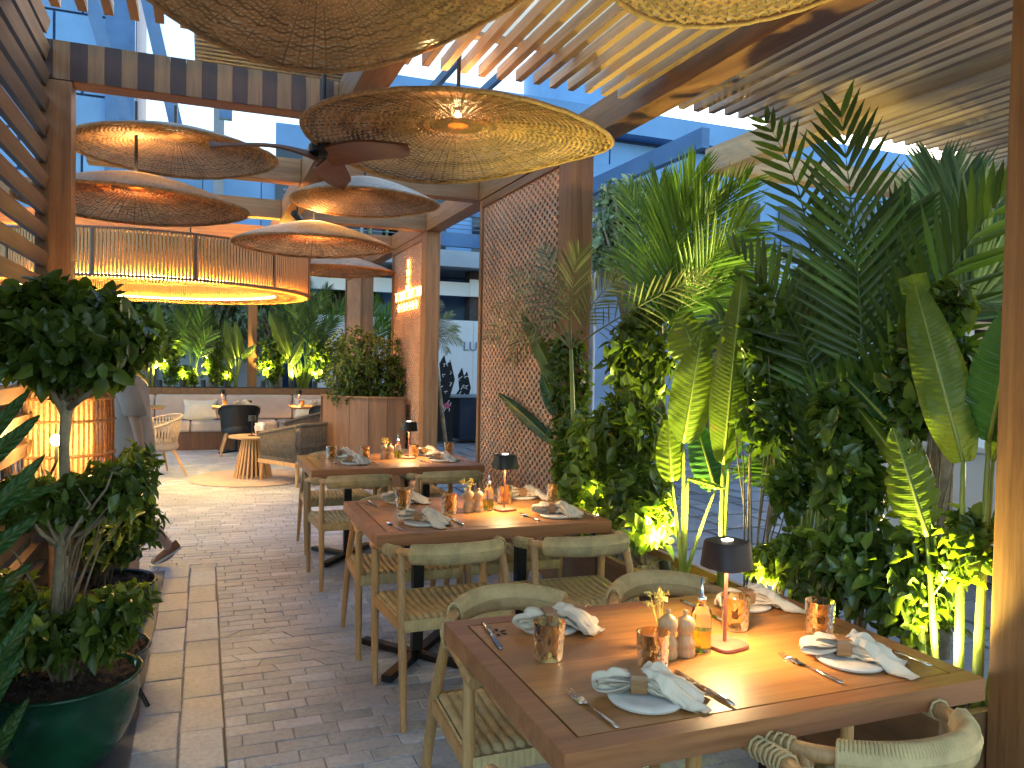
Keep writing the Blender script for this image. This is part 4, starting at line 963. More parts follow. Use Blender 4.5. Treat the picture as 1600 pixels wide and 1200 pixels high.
# leafy shrubs of the planter
def shrub(label, boxes, ncl, L, Wd, mat, seed, X=2.34, single=0, per=6, group='leafy shrubs of the right planter', base=None):
    """boxes: (px, py, half width px, half height px)"""
    x0, y0 = base or (boxes[0][0], 860); p = onX(x0, y0, X); p.z = .40; t = thing('shrub', label, 'shrub', p, 0, group); bs = []
    for (px, py, hw, hh) in boxes:
        c = onX(px, py, X); D = (c-EYE).dot(fwd); rx = hw/FPX*D; rz = hh/FPX*D; bs.append((local(t, c), (min(rx, .22), rx*1.1, rz), rx*rz+.002))
    bush(t, bs, ncl, L, Wd, M[mat], seed, single, per, (0, 0, 0), 14); return t
shrub('narrow dark shrub rising at the edge of the near honeycomb screen', [(888, 590, 32, 95), (905, 690, 50, 60)], 330, .066, .034, 'leaf', 1, single=30)
shrub('tall dense shrub behind the small banana leaf, yellow at its foot', [(1000, 560, 55, 90), (985, 670, 60, 70), (1000, 770, 55, 60)], 560, .068, .036, 'leaf', 2, single=60)
shrub('bright lime shrub under the uplight at the end of the second table', [(930, 780, 62, 70), (1010, 815, 45, 50), (940, 690, 55, 50), (900, 740, 40, 40)], 430, .072, .040, 'leaf_lime', 3, 2.28, single=90)
shrub('dark shrub between the areca palm and the tall banana leaf', [(1180, 530, 42, 90), (1205, 660, 40, 60), (1235, 760, 30, 50)], 250, .068, .038, 'leaf_dark', 4, 2.42, single=60)
shrub('broad dark shrub hanging over the right side of the nearest table', [(1335, 770, 50, 90), (1345, 885, 70, 65), (1310, 670, 38, 60), (1290, 935, 35, 35)], 380, .066, .040, 'leaf_dark', 5, 2.36, single=100, base=(1340, 980))
shrub('dark shrub behind the long upright banana leaf', [(1450, 560, 50, 60), (1480, 480, 35, 30), (1430, 640, 45, 50), (1490, 600, 35, 50)], 300, .062, .037, 'leaf_dark', 6, 2.50, single=50, base=(1430, 980))
shrub('low lime green shrub at the foot of the near banana stalks', [(1440, 900, 45, 90), (1420, 960, 60, 50), (1515, 860, 30, 60)], 300, .05, .034, 'leaf', 7, 2.38, single=60, base=(1430, 1000))
shrub('small green shrub behind the tall tumbler, glowing at its foot', [(1205, 885, 35, 28), (1245, 865, 35, 45)], 170, .05, .03, 'leaf_lime', 8, 2.40, single=30)
# uplights in the planter
def uplight(x, y, aim, e, label, X=2.3, z=.42, lens=True, group='black spotlights among the plants', sc_=1.0, light=True):
    p = onX(x, y, X); p.z = z; t = thing('garden_spotlight', label, 'spotlight', p, 0, group); d = (Vector(aim)-p).normalized()*sc_; rot = (Vector(aim)-p).to_track_quat('Z', 'Y').to_matrix().to_4x4()
    m = MB(); m.lathe([(.028*sc_, -.05*sc_), (.03*sc_, -.048*sc_), (.031*sc_, .05*sc_), (.028*sc_, .052*sc_), (.026*sc_, .035*sc_), (0, .034*sc_)], 24); m.v = [tuple(rot @ Vector(v)+Vector((0, 0, .05))) for v in m.v]; m.build('housing', M['black'], t, 40)
    MB().tube([(0, 0, -.04), (0, 0, .04)], .006, 6).build('stake', M['black'], t)
    q = MB(); q.lathe([(0, .037*sc_), (.024*sc_, .037*sc_)], 20); q.v = [tuple(rot @ Vector(v)+Vector((0, 0, .05))) for v in q.v]; q.build('lens', M['spotglass'], t)
    if light: lamp('SPOT', tuple(Vector((0, 0, .05))+d*.06), e, UPL, .02, t, None, 95, 1.0).rotation_euler = (Vector(aim)-p).to_track_quat('-Z', 'Y').to_euler()
    return t
p = onX(1015, 840, 2.3)
uplight(1040, 878, (2.40, 3.95, 1.1), 65, 'black cylinder spotlight in the planter behind the far right chair', 2.24)
uplight(1078, 893, (2.40, 3.30, 1.3), 45, 'tilted spotlight with a bright lens, left of the maroon lamp', 2.22)
uplight(1195, 915, (2.42, 2.75, 1.4), 45, 'spotlight glowing among the leaves behind the maroon lamp', 2.36)
uplight(1480, 1060, (2.36, 2.02, 1.5), 42, 'spotlight glowing at the foot of the near banana stalks', 2.28)
uplight(930, 835, (2.40, 4.4, 1.0), 65, 'spotlight hidden in the lime shrub at the end of the second table', 2.24)
# ================================================================ LEFT: POTTED TREE, POTS, LANTERN
def pot(label, cx, cy, rad, h, mat, z0=0):
    t = thing('glazed_pot', label, 'pot', (cx, cy, z0), 0, 'round glazed pots along the left wall')
    MB().lathe([(rad*.45, 0), (rad*.50, .01), (rad*.78, h*.25), (rad*.94, h*.55), (rad*.985, h*.8), (rad*.97, h*.92), (rad*1.02, h*.965), (rad*1.03, h*.985), (rad, h), (rad*.93, h*.985), (rad*.92, h*.9)], 56).build('bowl', M[mat], t, 180)
    s = MB(); s.grid(lambda u, v: (rad*.935*u*math.cos(v*6.2832), rad*.935*u*math.sin(v*6.2832), h*.93+.02*noise.noise(Vector((u*math.cos(v*6.28)*6, u*math.sin(v*6.28)*6, cx*9)))), 12, 40)
    rr = random.Random(int(cx*100))
    for k in range(500):
        a = rr.uniform(0, 6.28); q = rad*.92*math.sqrt(rr.random()); c = Vector((q*math.cos(a), q*math.sin(a), h*.94+.006)); e = [rv(rr)*.009 for _ in range(3)]; s.add([c, c+e[0], c+e[1], c+e[2]], [(0, 1, 2), (0, 2, 3), (0, 3, 1), (1, 3, 2)])
    s.build('soil', M['soil'], t, kind='stuff'); return t
pc = at(100, 1052, 2.92); pr = .262; ph = pc.z
pot('large glossy green glazed pot at the bottom left corner', pc.x, pc.y, pr, ph, 'glaze')
p2 = at(160, 908, 4.05); pot('dark glazed pot behind the green pot, beside the cabinet', p2.x, p2.y, .255, p2.z, 'glaze_dark')
p3 = at(142, 1012, 3.42); b3 = pot('dark shallow bowl on black legs between the two bigger pots', p3.x, p3.y, .235, .20, 'glaze_dark', p3.z-.20)
for a in (-20, 100, 220): MB().tube([(.19*math.cos(R(a)), .19*math.sin(R(a)), .05), (.25*math.cos(R(a)), .25*math.sin(R(a)), -(p3.z-.2))], .010, 8).build('leg', M['black'], b3)
tr = thing('potted_tree', 'dense topiary tree with a round dark crown and a pale trunk in the green pot', 'tree', (pc.x, pc.y, pc.z-.03))
def TL(x, y, D=2.92): return local(tr, at(x, y, D))
MB().tube([TL(92, 1010), TL(93, 930), TL(98, 860), TL(104, 800), TL(100, 700), TL(104, 640), TL(98, 590)], [.034, .028, .026, .022, .018, .021, .015], 12).build('trunk', M['bark_pale'], tr, 180)
r = random.Random(11)
bm2 = MB()
for k in range(16):
    a = TL(100+r.uniform(-4, 4), 845+r.uniform(-30, 25)); c = TL(r.uniform(10, 210), r.uniform(745, 815), 2.92+r.uniform(-.2, .2)); m_ = a.lerp(c, .5)+Vector((r.uniform(-.03, .03), r.uniform(-.03, .03), -.02))
    bm2.tube([a, m_, c, c+Vector((r.uniform(-.04, .04), 0, .06))], [.010, .007, .004, .002], 6)
for k in range(14):
    a = TL(102, 640+r.uniform(-15, 15)); c = TL(r.uniform(0, 215), r.uniform(520, 600), 2.92+r.uniform(-.22, .22)); bm2.tube([a, a.lerp(c, .5)+Vector((0, 0, -.015)), c], [.013, .008, .004], 6)
bm2.build('branches', M['bark_pale'], tr, 180, kind='stuff')
bush(tr, [(TL(112, 528), (.28, .27, .21), 1.0), (TL(60, 530), (.2, .2, .18), .4), (TL(160, 538), (.17, .2, .17), .35)], 820, .062, .038, M['leaf_dark'], 21, 160, 6)
o2 = tr
low = thing('shrub', 'bushy lower growth spreading from the pale trunk in front of the lantern', 'shrub', (pc.x, pc.y, pc.z-.02), 0, 'plants of the left wall')
bush(low, [(TL(110, 790), (.27, .2, .075), .8), (TL(40, 795), (.16, .2, .09), .4), (TL(190, 762), (.13, .18, .08), .35)], 250, .055, .03, M['leaf_dark'], 22, 60, 6, (0, 0, .15), 10)
un = thing('shrub', 'green leafy underplanting spilling over the rim of the green pot', 'shrub', (pc.x, pc.y, pc.z-.02), 0, 'plants of the left wall')
bush(un, [(TL(60, 1000), (.22, .2, .13), 1), (TL(150, 985), (.15, .2, .10), .8), (TL(190, 955), (.10, .15, .07), .4), (TL(10, 960), (.15, .15, .14), .6)], 560, .052, .024, M['leaf'], 23, 110, 6, (0, 0, 0), 26)
u2 = thing('shrub', 'small leafy shrub in the dark pot beside the cabinet', 'shrub', (p2.x, p2.y, p2.z-.02), 0, 'plants of the left wall')
def T2L(x, y, D=4.0): return local(u2, at(x, y, D))
bush(u2, [(T2L(205, 820), (.13, .15, .13), 1), (T2L(170, 850), (.16, .15, .14), 1), (T2L(150, 790), (.15, .15, .13), .8), (T2L(215, 735, 4.2), (.08, .12, .13), .6), (T2L(175, 760, 4.2), (.12, .12, .13), .6)], 480, .06, .026, M['leaf'], 24, 50, 6, (0, 0, 0), 18)
# sword leaved plant at the left edge
sw = thing('sword_leaf_plant', 'dark strap leaved plant cut off by the left edge of the photo', 'plant', tuple(at(-40, 1180, 2.5)))
sw.location.z = 0
for i, (a, c, wd) in enumerate((((-60, 760), (62, 640), .10), ((-50, 720), (48, 600), .09), ((-60, 860), (70, 700), .10), ((-60, 900), (55, 800), .10), ((-60, 980), (50, 870), .10), ((-40, 1100), (60, 925), .10), ((-50, 1150), (40, 1000), .09), ((-40, 1230), (45, 1080), .09), ((-60, 1010), (20, 930), .1), ((-60, 640), (12, 570), .09), ((-80, 820), (100, 745), .09))):
    D = 2.35+.12*math.sin(i*1.9); bigleaf(sw, None, local(sw, at(*a, D)), local(sw, at(*c, D)), wd*.8, M['banana_dark'], 300+i, fold=.4, bend=.18, foot=Vector((random.uniform(-.05, .05), random.uniform(-.05, .05), .3)), stalk=.008, ribmat=M['leaf_dark'])
# cabinet, console and lantern
cb = thing('cabinet', 'brown wooden cabinet behind the rattan lantern at the left wall', 'cabinet', (-1.30, 5.12, 0))
MB().box(0, .88, 0, .80, .02, .64).build('body', M['console'], cb, 0, .003); MB().box(.881, .90, -.01, .81, .0, .66).build('end_panel', M['pale_z'], cb, 0, .002); MB().box(-.01, .879, -.01, .81, .641, .665).build('top', M['console'], cb, 0, .003)
cs = thing('console_table', 'narrow wooden console table behind the lantern with plants on it', 'table', (-1.25, 6.78, 0))
MB().box(0, .72, 0, 1.25, .85, .89).build('tabletop', M['pale_y'], cs, 0, .003)
for a, b in ((.05, .05), (.62, .05), (.05, 1.15), (.62, 1.15)): MB().box(a, a+.06, b, b+.06, 0, .85).build('leg', M['brownwood'], cs)
MB().box(.06, .67, .03, .05, .74, .848).build('apron', M['brownwood'], cs)
cp = thing('shrub', 'small green plant standing on the console table', 'shrub', tuple(onY(188, 664, 7.0)), 0, 'plants of the left wall'); bush(cp, [((0, 0, .16), (.13, .13, .15), 1)], 160, .06, .028, M['leaf'], 25, 0, 6, (0, 0, 0), 6)
lc = at(92, 680, 4.0); ln = thing('rattan_lantern', 'glowing round rattan lantern on a small stand, seen through the potted tree', 'lantern', (lc.x, lc.y, .895))
LR = .25; LH = .50; rib = MB()
def lp(v): 
    z = LH*v; return LR*(1-.30*max(0, (v-.82)/.18)**2)*(.97+.03*math.sin(v*3.14)), z
for k in range(64):
    a = 2*math.pi*k/64; rib.tube([(lp(v)[0]*math.cos(a), lp(v)[0]*math.sin(a), lp(v)[1]) for v in (0, .15, .3, .5, .7, .84, .93, 1)], .0055, 5)
rib.build('ribs', M['wicker_pale'], ln, 180, kind='stuff')
for v in (0, .28, .62, .84, 1): MB().tube([((lp(v)[0]+.006)*math.cos(k*math.pi/24), (lp(v)[0]+.006)*math.sin(k*math.pi/24), lp(v)[1]) for k in range(48)], .008, 6, closed=True).build('hoop', M['wicker_pale'], ln, 180)
MB().lathe([(LR*.62, 0), (LR*.62, LH*.9)], 40, cap=False).build('inner_shade', M['lining'], ln, 180)
lamp('POINT', (0, 0, LH*.45), 3, (1, .52, .14), .05, ln)
ls_ = thing('lantern_stand', 'small three legged wooden stand under the rattan lantern', 'stand', (lc.x, lc.y, 0))
MB().lathe([(0, .855), (.24, .855), (.25, .865), (.24, .89), (0, .892)], 32).build('top', M['console'], ls_, 40)
for a in (-90, 30, 150): MB().tube([(.24*math.cos(R(a)), .24*math.sin(R(a)), 0), (.15*math.cos(R(a)), .15*math.sin(R(a)), .855)], [.012, .018], 8).build('leg', M['console'], ls_, 60)
bb = thing('candle_bulb', 'small bare bulb shining in front of the rattan lantern', 'lamp', tuple(at(88, 688, 3.6))); MB().lathe([(0, -.026), (.018, -.018), (.026, 0), (.018, .018), (0, .026)], 16).build('bulb', M['bulb'], bb, 180); MB().tube([(0, 0, -.02), (0, 0, -.10)], .008, 6).build('socket', M['black'], bb); lamp('POINT', (0, -.05, 0), 2.5, (1, .6, .2), .03, bb)
MB().tube([(0, 0, -.10), (-.15, .1, -.45)], .006, 6).build('stem', M['black'], bb)
# ================================================================ FAR SEATING AREA
rug = MB().lathe([(0, 0), (.76, 0), (.765, .006), (.75, .013), (0, .014)], 72, (.58, 10.55, .004)).build('round_rug', M['rug'], None, 40); tag(rug, 'round beige rug under the slatted coffee table', 'rug')
ct = thing('coffee_table', 'small round coffee table with a flared slatted base on the rug', 'table', (.60, 10.55, .018))
MB().lathe([(0, .505), (.30, .505), (.305, .512), (.305, .525), (.30, .53), (0, .53)], 48).build('tabletop', M['pale_x'], ct, 40)
for k in range(26):
    a = 2*math.pi*k/26; MB().bar((.23*math.cos(a), .23*math.sin(a), 0), (.13*math.cos(a), .13*math.sin(a), .504), .022, .018, (math.cos(a), math.sin(a), 0)).build('slat', M['oak'], ct)
MB().lathe([(.10, .02), (.07, .5)], 20).build('core', M['brownwood'], ct)
mh = thing('table_lamp', 'small dark lamp standing on the round coffee table', 'table lamp', (.58, 10.50, .548), 0)
MB().lathe([(0, 0), (.045, 0), (.045, .01), (.006, .012), (.006, .19), (.05, .19), (.046, .26), (0, .262)], 20).build('body', M['olive'], mh, 40)
nh = thing('napkin_holder', 'holder of crumpled white napkins on the coffee table', 'napkin holder', (.68, 10.46, .548)); r = random.Random(5); m = MB()
for k in range(14):
    c = Vector((r.uniform(-.035, .035), r.uniform(-.03, .03), 0)); e = Vector((r.uniform(-.04, .04), r.uniform(-.03, .03), r.uniform(.12, .18))); sd_ = Vector((.02, r.uniform(-.02, .02), 0)); m.add([c-sd_, c+sd_, c+e+sd_*1.4, c+e-sd_], [(0, 1, 2, 3)])
m.build('napkins', M['white'], nh); MB().box(-.05, .05, -.045, .045, 0, .07).build('tray', M['brownwood'], nh)
# rope armchairs
def rope_armchair(loc, rz, label, mat='rope'):
    t = thing('rope_armchair', label, 'armchair', loc, R(rz), 'rope armchairs round the coffee table')
    Wd, D = .78, .76
    for x in (-Wd/2+.03, Wd/2-.03):
        for y in (-D/2+.03, D/2-.03): MB().tube([(x*1.02, y*1.02, 0), (x, y, .26)], [.018, .028], 8).build('leg', M['oak'], t, 60)
    for a, b in (((-Wd/2, -D/2), (Wd/2, -D/2)), ((-Wd/2, D/2), (Wd/2, D/2)), ((-Wd/2, -D/2), (-Wd/2, D/2)), ((Wd/2, -D/2), (Wd/2, D/2))): MB().bar((*a, .27), (*b, .27), .04, .05).build('frame_rail', M['oak'], t, 0, .004)
    top = [(-Wd/2, D/2, .58), (-Wd/2, D/2-.03, .61), (-Wd/2, -D/2+.06, .73), (-Wd/2+.05, -D/2, .75), (Wd/2-.05, -D/2, .75), (Wd/2, -D/2+.06, .73), (Wd/2, D/2-.03, .61), (Wd/2, D/2, .58)]
    MB().tube(top, .022, 8).build('top_rail', M[mat], t, 60)
    for a, b, z1, z2 in (((-Wd/2, D/2-.03), (-Wd/2, -D/2+.03), .60, .74), ((-Wd/2+.03, -D/2), (Wd/2-.03, -D/2), .75, .75), ((Wd/2, -D/2+.03), (Wd/2, D/2-.03), .74, .60)):
        m = MB()
        for k in range(34):
            u = (k+.5)/34; x = a[0]+(b[0]-a[0])*u; y = a[1]+(b[1]-a[1])*u; m.tube([(x, y, .28), (x, y, z1+(z2-z1)*u)], .0085, 5)
        m.build('rope_panel', M[mat], t, 180, kind='stuff')
        m = MB()
        for zz in (.30, .315, .33, .48, .495, .51): m.tube([(a[0]*1.012, a[1]*1.012, zz), (b[0]*1.012, b[1]*1.012, zz)], .008, 5)
        m.build('rope_band', M[mat], t, 180)
    MB().box(-.34, .34, -.33, .36, .30, .43).build('seat_cushion', M['grey_fab'], t, 0, .04)
    MB().box(-.33, .33, -.33, -.20, .435, .70).build('back_cushion', M['grey_fab'], t, 0, .05)
rope_armchair((1.18, 10.12, 0), 31+0, 'boxy brown rope armchair with its back corner to the camera')
rope_armchair((1.62, 11.75, 0), 120, 'rope armchair behind the boxy one, half hidden by the partition')
# spindle chair at left
sp_ = thing('tub_chair', 'pale rope tub chair with splayed oak legs, right of the walking person', 'chair', (-.56, 11.1, 0), R(115))
for k in range(30):
    a = R(-115+230*k/29); x, y = math.sin(a), -math.cos(a); z1 = .62+.16*math.cos(a/1.4); MB().tube([(x*.24, y*.23, .36), (x*.31, y*.30, z1)], .010, 5).build('spindle', M['ropepale'], sp_, 180)
MB().tube([(math.sin(R(a))*.315, -math.cos(R(a))*.305, .62+.16*math.cos(R(a)/1.4)) for a in range(-118, 119, 8)], .016, 8).build('rail', M['ropepale'], sp_, 180)
MB().lathe([(0, .33), (.24, .33), (.27, .37), (.25, .45), (0, .46)], 28).build('seat', M['grey_fab'], sp_, 60)
for x, y in ((-.2, -.18), (.2, -.18), (-.2, .2), (.2, .2)): MB().tube([(x*1.5, y*1.5, 0), (x*.8, y*.8, .34)], [.013, .022], 8).build('leg', M['oak'], sp_, 60)
def cushion(loc, rz, tilt, w_, h_, mat, label, grp='cushions on the banquette'):
    m = MB(); f = lambda s: (lambda u, v: ((u-.5)*w_*(1-.12*math.sin(math.pi*v)), s*.075*(math.sin(math.pi*u)*math.sin(math.pi*v))**.5, (v)*h_*(1-.0*math.sin(math.pi*u))+.03*(abs(2*u-1)**3)))
    m.grid(f(1), 16, 16); m.grid(f(-1), 16, 16); o = m.build('cushion', M[mat], None, 180); o.location = loc; o.rotation_euler = (R(tilt), 0, R(rz)); tag(o, label, 'cushion', grp)
cushion((-.62, 11.0, .47), 100, -12, .40, .36, 'grey_fab', 'grey cushion standing in the pale tub chair', 'cushions')
# banquette
bq = thing('banquette', 'long beige upholstered banquette on a dark wood plinth at the back', 'bench seat', (-3.0, 13.9, 0))
MB().box(0, 5.6, .08, .70, 0, .30).build('plinth', M['brownwood'], bq)
for k in range(28): MB().box(.01+k*.2, .195+k*.2, .065, .079, .01, .298).build('board', M['brownwood'], bq)
for k in range(4): MB().box(.005+k*1.4, 1.395+k*1.4, .03, .56, .302, .47).build('seat_cushion', M['sofa'], bq, 0, .035)
for k in range(5): MB().box(.005+k*1.12, 1.115+k*1.12, .53, .68, .475, .90).build('back_cushion', M['sofa'], bq, 0, .035)
cushion((-.05, 14.30, .47), 0, -12, .55, .34, 'pillow', 'cream cushion leaning on the banquette left of the black chair')
cushion((1.75, 14.30, .47), 0, -12, .5, .36, 'pillow', 'cream cushion on the banquette beside the wood partition')
bpx = thing('planter_box', 'low brown planter box running behind the banquette', 'planter', (-3.2, 14.62, 0)); MB().box(0, 6.6, .02, .5, 0, 1.0).build('box', M['brownwood'], bpx); MB().box(.0, 6.6, .0, .019, .90, 1.01).build('edge', M['planter'], bpx); MB().box(.02, 6.58, .03, .49, .99, 1.015).build('soil', M['soil'], bpx)
def small_table(x, y, label, laid=True):
    t = thing('bistro_table', label, 'table', (x, y, 0), 0, 'square tables in front of the banquette')
    MB().box(-.37, .37, -.36, .36, .72, .75).build('tabletop', M['table'], t, 0, .004); MB().tube([(0, 0, .03), (0, 0, .72)], .028, 8).build('column', M['black'], t)
    for s in (-1, 1): MB().bar((-.25, -.25*s, .016), (.25, .25*s, .016), .05, .02+.004*(s > 0)).build('foot', M['black'], t)
    if laid:
        for q, (dx, dy) in enumerate(((-.18, -.1), (.02, -.14), (.2, -.1))): 
            o = put('tumbler', glass_m, None, (x+dx, y+dy, .7508)); tag(o, f'{("left", "middle", "right")[q]} amber tumbler on the {label.split(" table")[0]} table', 'glass', 'tumblers on the far tables')
        o = thing('napkin', f'crumpled linen napkin on the {label.split(" table")[0]} table', 'napkin', (x+.08, y-.22, .752), 0, 'napkins on the far tables'); c_ = put('cloth', naps[0], o); c_.scale = (1.2, 1.2, 1.6)
        l = thing('table_lamp', f'small lit lamp on the {label.split(" table")[0]} table', 'table lamp', (x-.22, y+.05, .7508), 0, 'lamps on the far tables')
        MB().lathe([(0, 0), (.05, 0), (.05, .01), (.005, .012), (.005, .22), (0, .22)], 16).build('stem', M['copper'], l, 40); MB().lathe([(.055, .20), (.05, .27), (0, .275)], 20, cap=False).build('shade', M['olive'], l, 40); MB().lathe([(0, .225), (.045, .225)], 16).build('diffuser', M['lampglow'], l)
        lamp('SPOT', (0, 0, .215), 4, (1, .68, .32), .03, l, None, 150, .6)
small_table(.50, 13.62, 'square middle table before the banquette, behind the black chair')
small_table(1.72, 13.62, 'square right table before the banquette, behind the rope armchair')
small_table(-.95, 13.62, 'dark left table before the banquette, behind the tub chair', False)
def black_chair(x, y, label):
    t = thing('tub_chair', label, 'chair', (x, y, 0), 0, 'black tub chairs at the banquette tables')
    m = MB(); m.grid(lambda u, v: (.30*math.sin(R(-105+210*u))*(1-.12*(1-v)), -.27*math.cos(R(-105+210*u))*(1-.12*(1-v)), .38+v*(.42-.16*abs(2*u-1)**3)), 24, 8); m.grid(lambda u, v: (.27*math.sin(R(-105+210*u))*(1-.12*(1-v)), -.24*math.cos(R(-105+210*u))*(1-.12*(1-v)), .38+v*(.42-.16*abs(2*u-1)**3)), 24, 8)
    m.build('shell', M['black'], t, 180); MB().tube([(.30*math.sin(R(a)), -.27*math.cos(R(a)), .80-.16*abs(a/105)**3) for a in range(-105, 106, 7)], .018, 8).build('rail', M['black'], t, 180)
    MB().lathe([(0, .36), (.26, .36), (.27, .40), (.25, .47), (0, .48)], 28).build('seat', M['black'], t, 60)
    for a, b in ((-.2, -.18), (.2, -.18), (-.2, .2), (.2, .2)): MB().tube([(a*1.4, b*1.4, 0), (a*.9, b*.9, .37)], [.014, .022], 8).build('leg', M['oak'], t, 60)
black_chair(.53, 13.12, 'black tub chair with oak legs in front of the banquette'); black_chair(1.92, 13.1, 'black tub chair partly hidden by the rope armchairs'); 
# partition of curved veneer panels carrying a bush
pt = thing('partition', 'curved veneered wooden partition box with a big round bush on top', 'partition', (1.38, 9.2, 0))
cv = [Vector((0, .72, 0)), Vector((.10, .46, 0)), Vector((.25, .24, 0)), Vector((.45, .10, 0)), Vector((.66, .03, 0)), Vector((.87, .0, 0))]
for a, b in zip(cv[:-1], cv[1:]):
    d = (b-a).normalized(); n = Vector((d.y, -d.x, 0))*.03; g = d*.003
    m = MB(); q = [a+g, b-g, b-g-n, a+g-n]; m.add([(p.x, p.y, .0) for p in q]+[(p.x, p.y, 1.09) for p in q], [(0, 1, 5, 4), (1, 2, 6, 5), (2, 3, 7, 6), (3, 0, 4, 7), (4, 5, 6, 7)]); m.build('panel', M['ply'], pt)
m = MB(); q = cv+[Vector((.87, .9, 0)), Vector((0, .9, 0))]; n = len(q); m.add([(p.x, p.y+.006, .95) for p in q], [tuple(range(n))]); m.build('soil', M['soil'], pt)
MB().box(.86, .885, .01, .9, 0, 1.09).build('panel', M['ply'], pt); MB().box(.0, .86, .88, .905, 0, 1.13).build('panel', M['ply'], pt)
for a, b in zip(cv[:-1], cv[1:]): MB().bar((a.x, a.y, 1.10), (b.x, b.y, 1.10), .05, .02).build('top_rail', M['beam_x'], pt)
bb_ = thing('bush', 'big round fine-leaved bush growing out of the wooden partition', 'bush', (1.85, 9.72, .95))
bush(bb_, [((0, 0, .55), (.54, .45, .55), 1), ((.25, -.1, .35), (.35, .3, .35), .4), ((-.25, -.1, .35), (.3, .3, .35), .4)], 1500, .05, .018, M['leaf_dark'], 51, 0, 6, (0, 0, 0), 16, .7)
# ---------------------------------------------------------------- back planting
def BY(t, x, y, Y): return local(t, onY(x, y, Y))
def bplant(kind, label, x, Y=14.9, grp='plants behind the banquette'):
    p = onY(x, 605, Y); p.z = 1.0; return thing(kind, label, {'shrub': 'shrub', 'banana_plant': 'banana plant', 'palm': 'palm', 'grass_tuft': 'grass'}[kind], p, 0, grp)
for i, (x, lab, hw, y0, y1, mt) in enumerate(((205, 'lime shrub at the far left behind the walking person', 22, 560, 605, 'leaf_lime'), (266, 'narrow dark shrub left of the clumped palm', 17, 492, 605, 'leaf'), (332, 'narrow shrub left of the middle banana', 16, 492, 605, 'leaf'), (425, 'shrub right of the back post', 22, 515, 605, 'leaf'),
    (500, 'dark shrub behind the left side of the round bush', 22, 500, 605, 'leaf'), (540, 'dark shrub behind the round bush', 24, 520, 605, 'leaf_dark'), (290, 'low lime shrub at the foot of the clumped palm', 22, 572, 605, 'leaf_lime'), (350, 'low lime shrub at the foot of the middle banana', 15, 572, 605, 'leaf_lime'), (620, 'shrub between the round bush and the middle screen', 18, 480, 600, 'leaf_dark'))):
    t = bplant('shrub', lab, x); D = 14.5; c = BY(t, x, (y0+y1)/2, 14.9); bush(t, [(tuple(c), (hw/FPX*D, .2, (y1-y0)/2/FPX*D), 1)], 230 if y0 < 560 else 110, .075, .045, M[mt], 60+i, 0, 6, None)
for i, (x, lab, lv) in enumerate(((236, 'big banana plant at the left of the back planting', (((238, 560), (246, 470), .36), ((232, 560), (222, 490), .26), ((240, 575), (262, 520), .2))), (371, 'banana plant left of the back post', (((368, 560), (352, 498), .26), ((374, 558), (368, 500), .2), ((378, 560), (400, 538), .15), ((362, 575), (350, 540), .15))),
    (455, 'banana plant right of the back post', (((450, 560), (420, 482), .25), ((452, 570), (474, 530), .25), ((455, 560), (440, 500), .18))))):
    t = bplant('banana_plant', lab, x)
    for j, (a, c, wd) in enumerate(lv): bigleaf(t, None, BY(t, *a, 14.8), BY(t, *c, 14.75), wd, M['banana'], 400+i*9+j, foot=Vector((random.uniform(-.05, .05), 0, 0)), fold=.2, stalk=.02)
for i, (x, lab, tips, mt) in enumerate(((303, 'clumped areca palm in the middle of the back planting', ((285, 490), (300, 478), (318, 488), (328, 500), (276, 510), (330, 520), (290, 500), (310, 500)), 'palm'), (475, 'feathery palm between the back post and the round bush', ((430, 470), (452, 448), (480, 440), (512, 450), (540, 470), (445, 500), (520, 500), (490, 470)), 'palm'), (575, 'palm showing above the round bush', ((540, 478), (560, 470), (585, 465), (610, 480), (600, 500)), 'palm_bright'))):
    t = bplant('palm', lab, x)
    for j, c in enumerate(tips): 
        p0 = Vector((random.uniform(-.06, .06), 0, 0)); pc_ = BY(t, *c, 14.9-random.uniform(0, .4)); mid = p0.lerp(pc_, .55)+Vector((-(pc_.x)*.3, 0, .12)); frond(t, p0, mid, pc_, 20, .38, .022, M[mt], 500+i*20+j, None, .45, 45, 18, 0, .15)
t = bplant('grass_tuft', 'tuft of bright yellow-green strap grass under an uplight', 473); t['kind'] = 'stuff'
m = MB(); r = random.Random(8)
for k in range(60):
    a = r.uniform(0, 6.28); l_ = r.uniform(.3, .55); b = Vector((r.uniform(-.08, .08), r.uniform(-.08, .08), 0)); tp = b+Vector((math.cos(a)*.16, math.sin(a)*.12, l_)); m.add([b+Vector((-.008, 0, 0)), b+Vector((.008, 0, 0)), b.lerp(tp, .6)+Vector((.007, 0, .06)), tp, b.lerp(tp, .6)+Vector((-.007, 0, .06))], [(0, 1, 2, 3, 4)])
m.build('blades', M['leaf_lime'], t, kind='stuff')
for i, (x, xa) in enumerate(((250, 240), (285, 292), (318, 310), (352, 366), (411, 420), (455, 470), (492, 498))):
    p = onY(x, 600, 14.72); q = onY(xa, 520, 15.0); q.z = 2.2; t = thing('garden_spotlight', ['black spotlight at the foot of the left banana', 'black spotlight left of the clumped palm', 'black spotlight right of the clumped palm', 'black spotlight under the middle banana', 'black spotlight right of the back post', 'black spotlight beside the strap grass', 'black spotlight at the foot of the dark shrub near the round bush'][i], 'spotlight', (p.x, p.y, 1.02), 0, 'spotlights in the back planter')
    d = (q-p).normalized(); MB().tube([d*-.02, d*.12], .045, 10).build('housing', M['black'], t, 40); lamp('SPOT', tuple(d*.15), 36, UPL, .03, t, None, 95, .9).rotation_euler = d.to_track_quat('-Z', 'Y').to_euler()
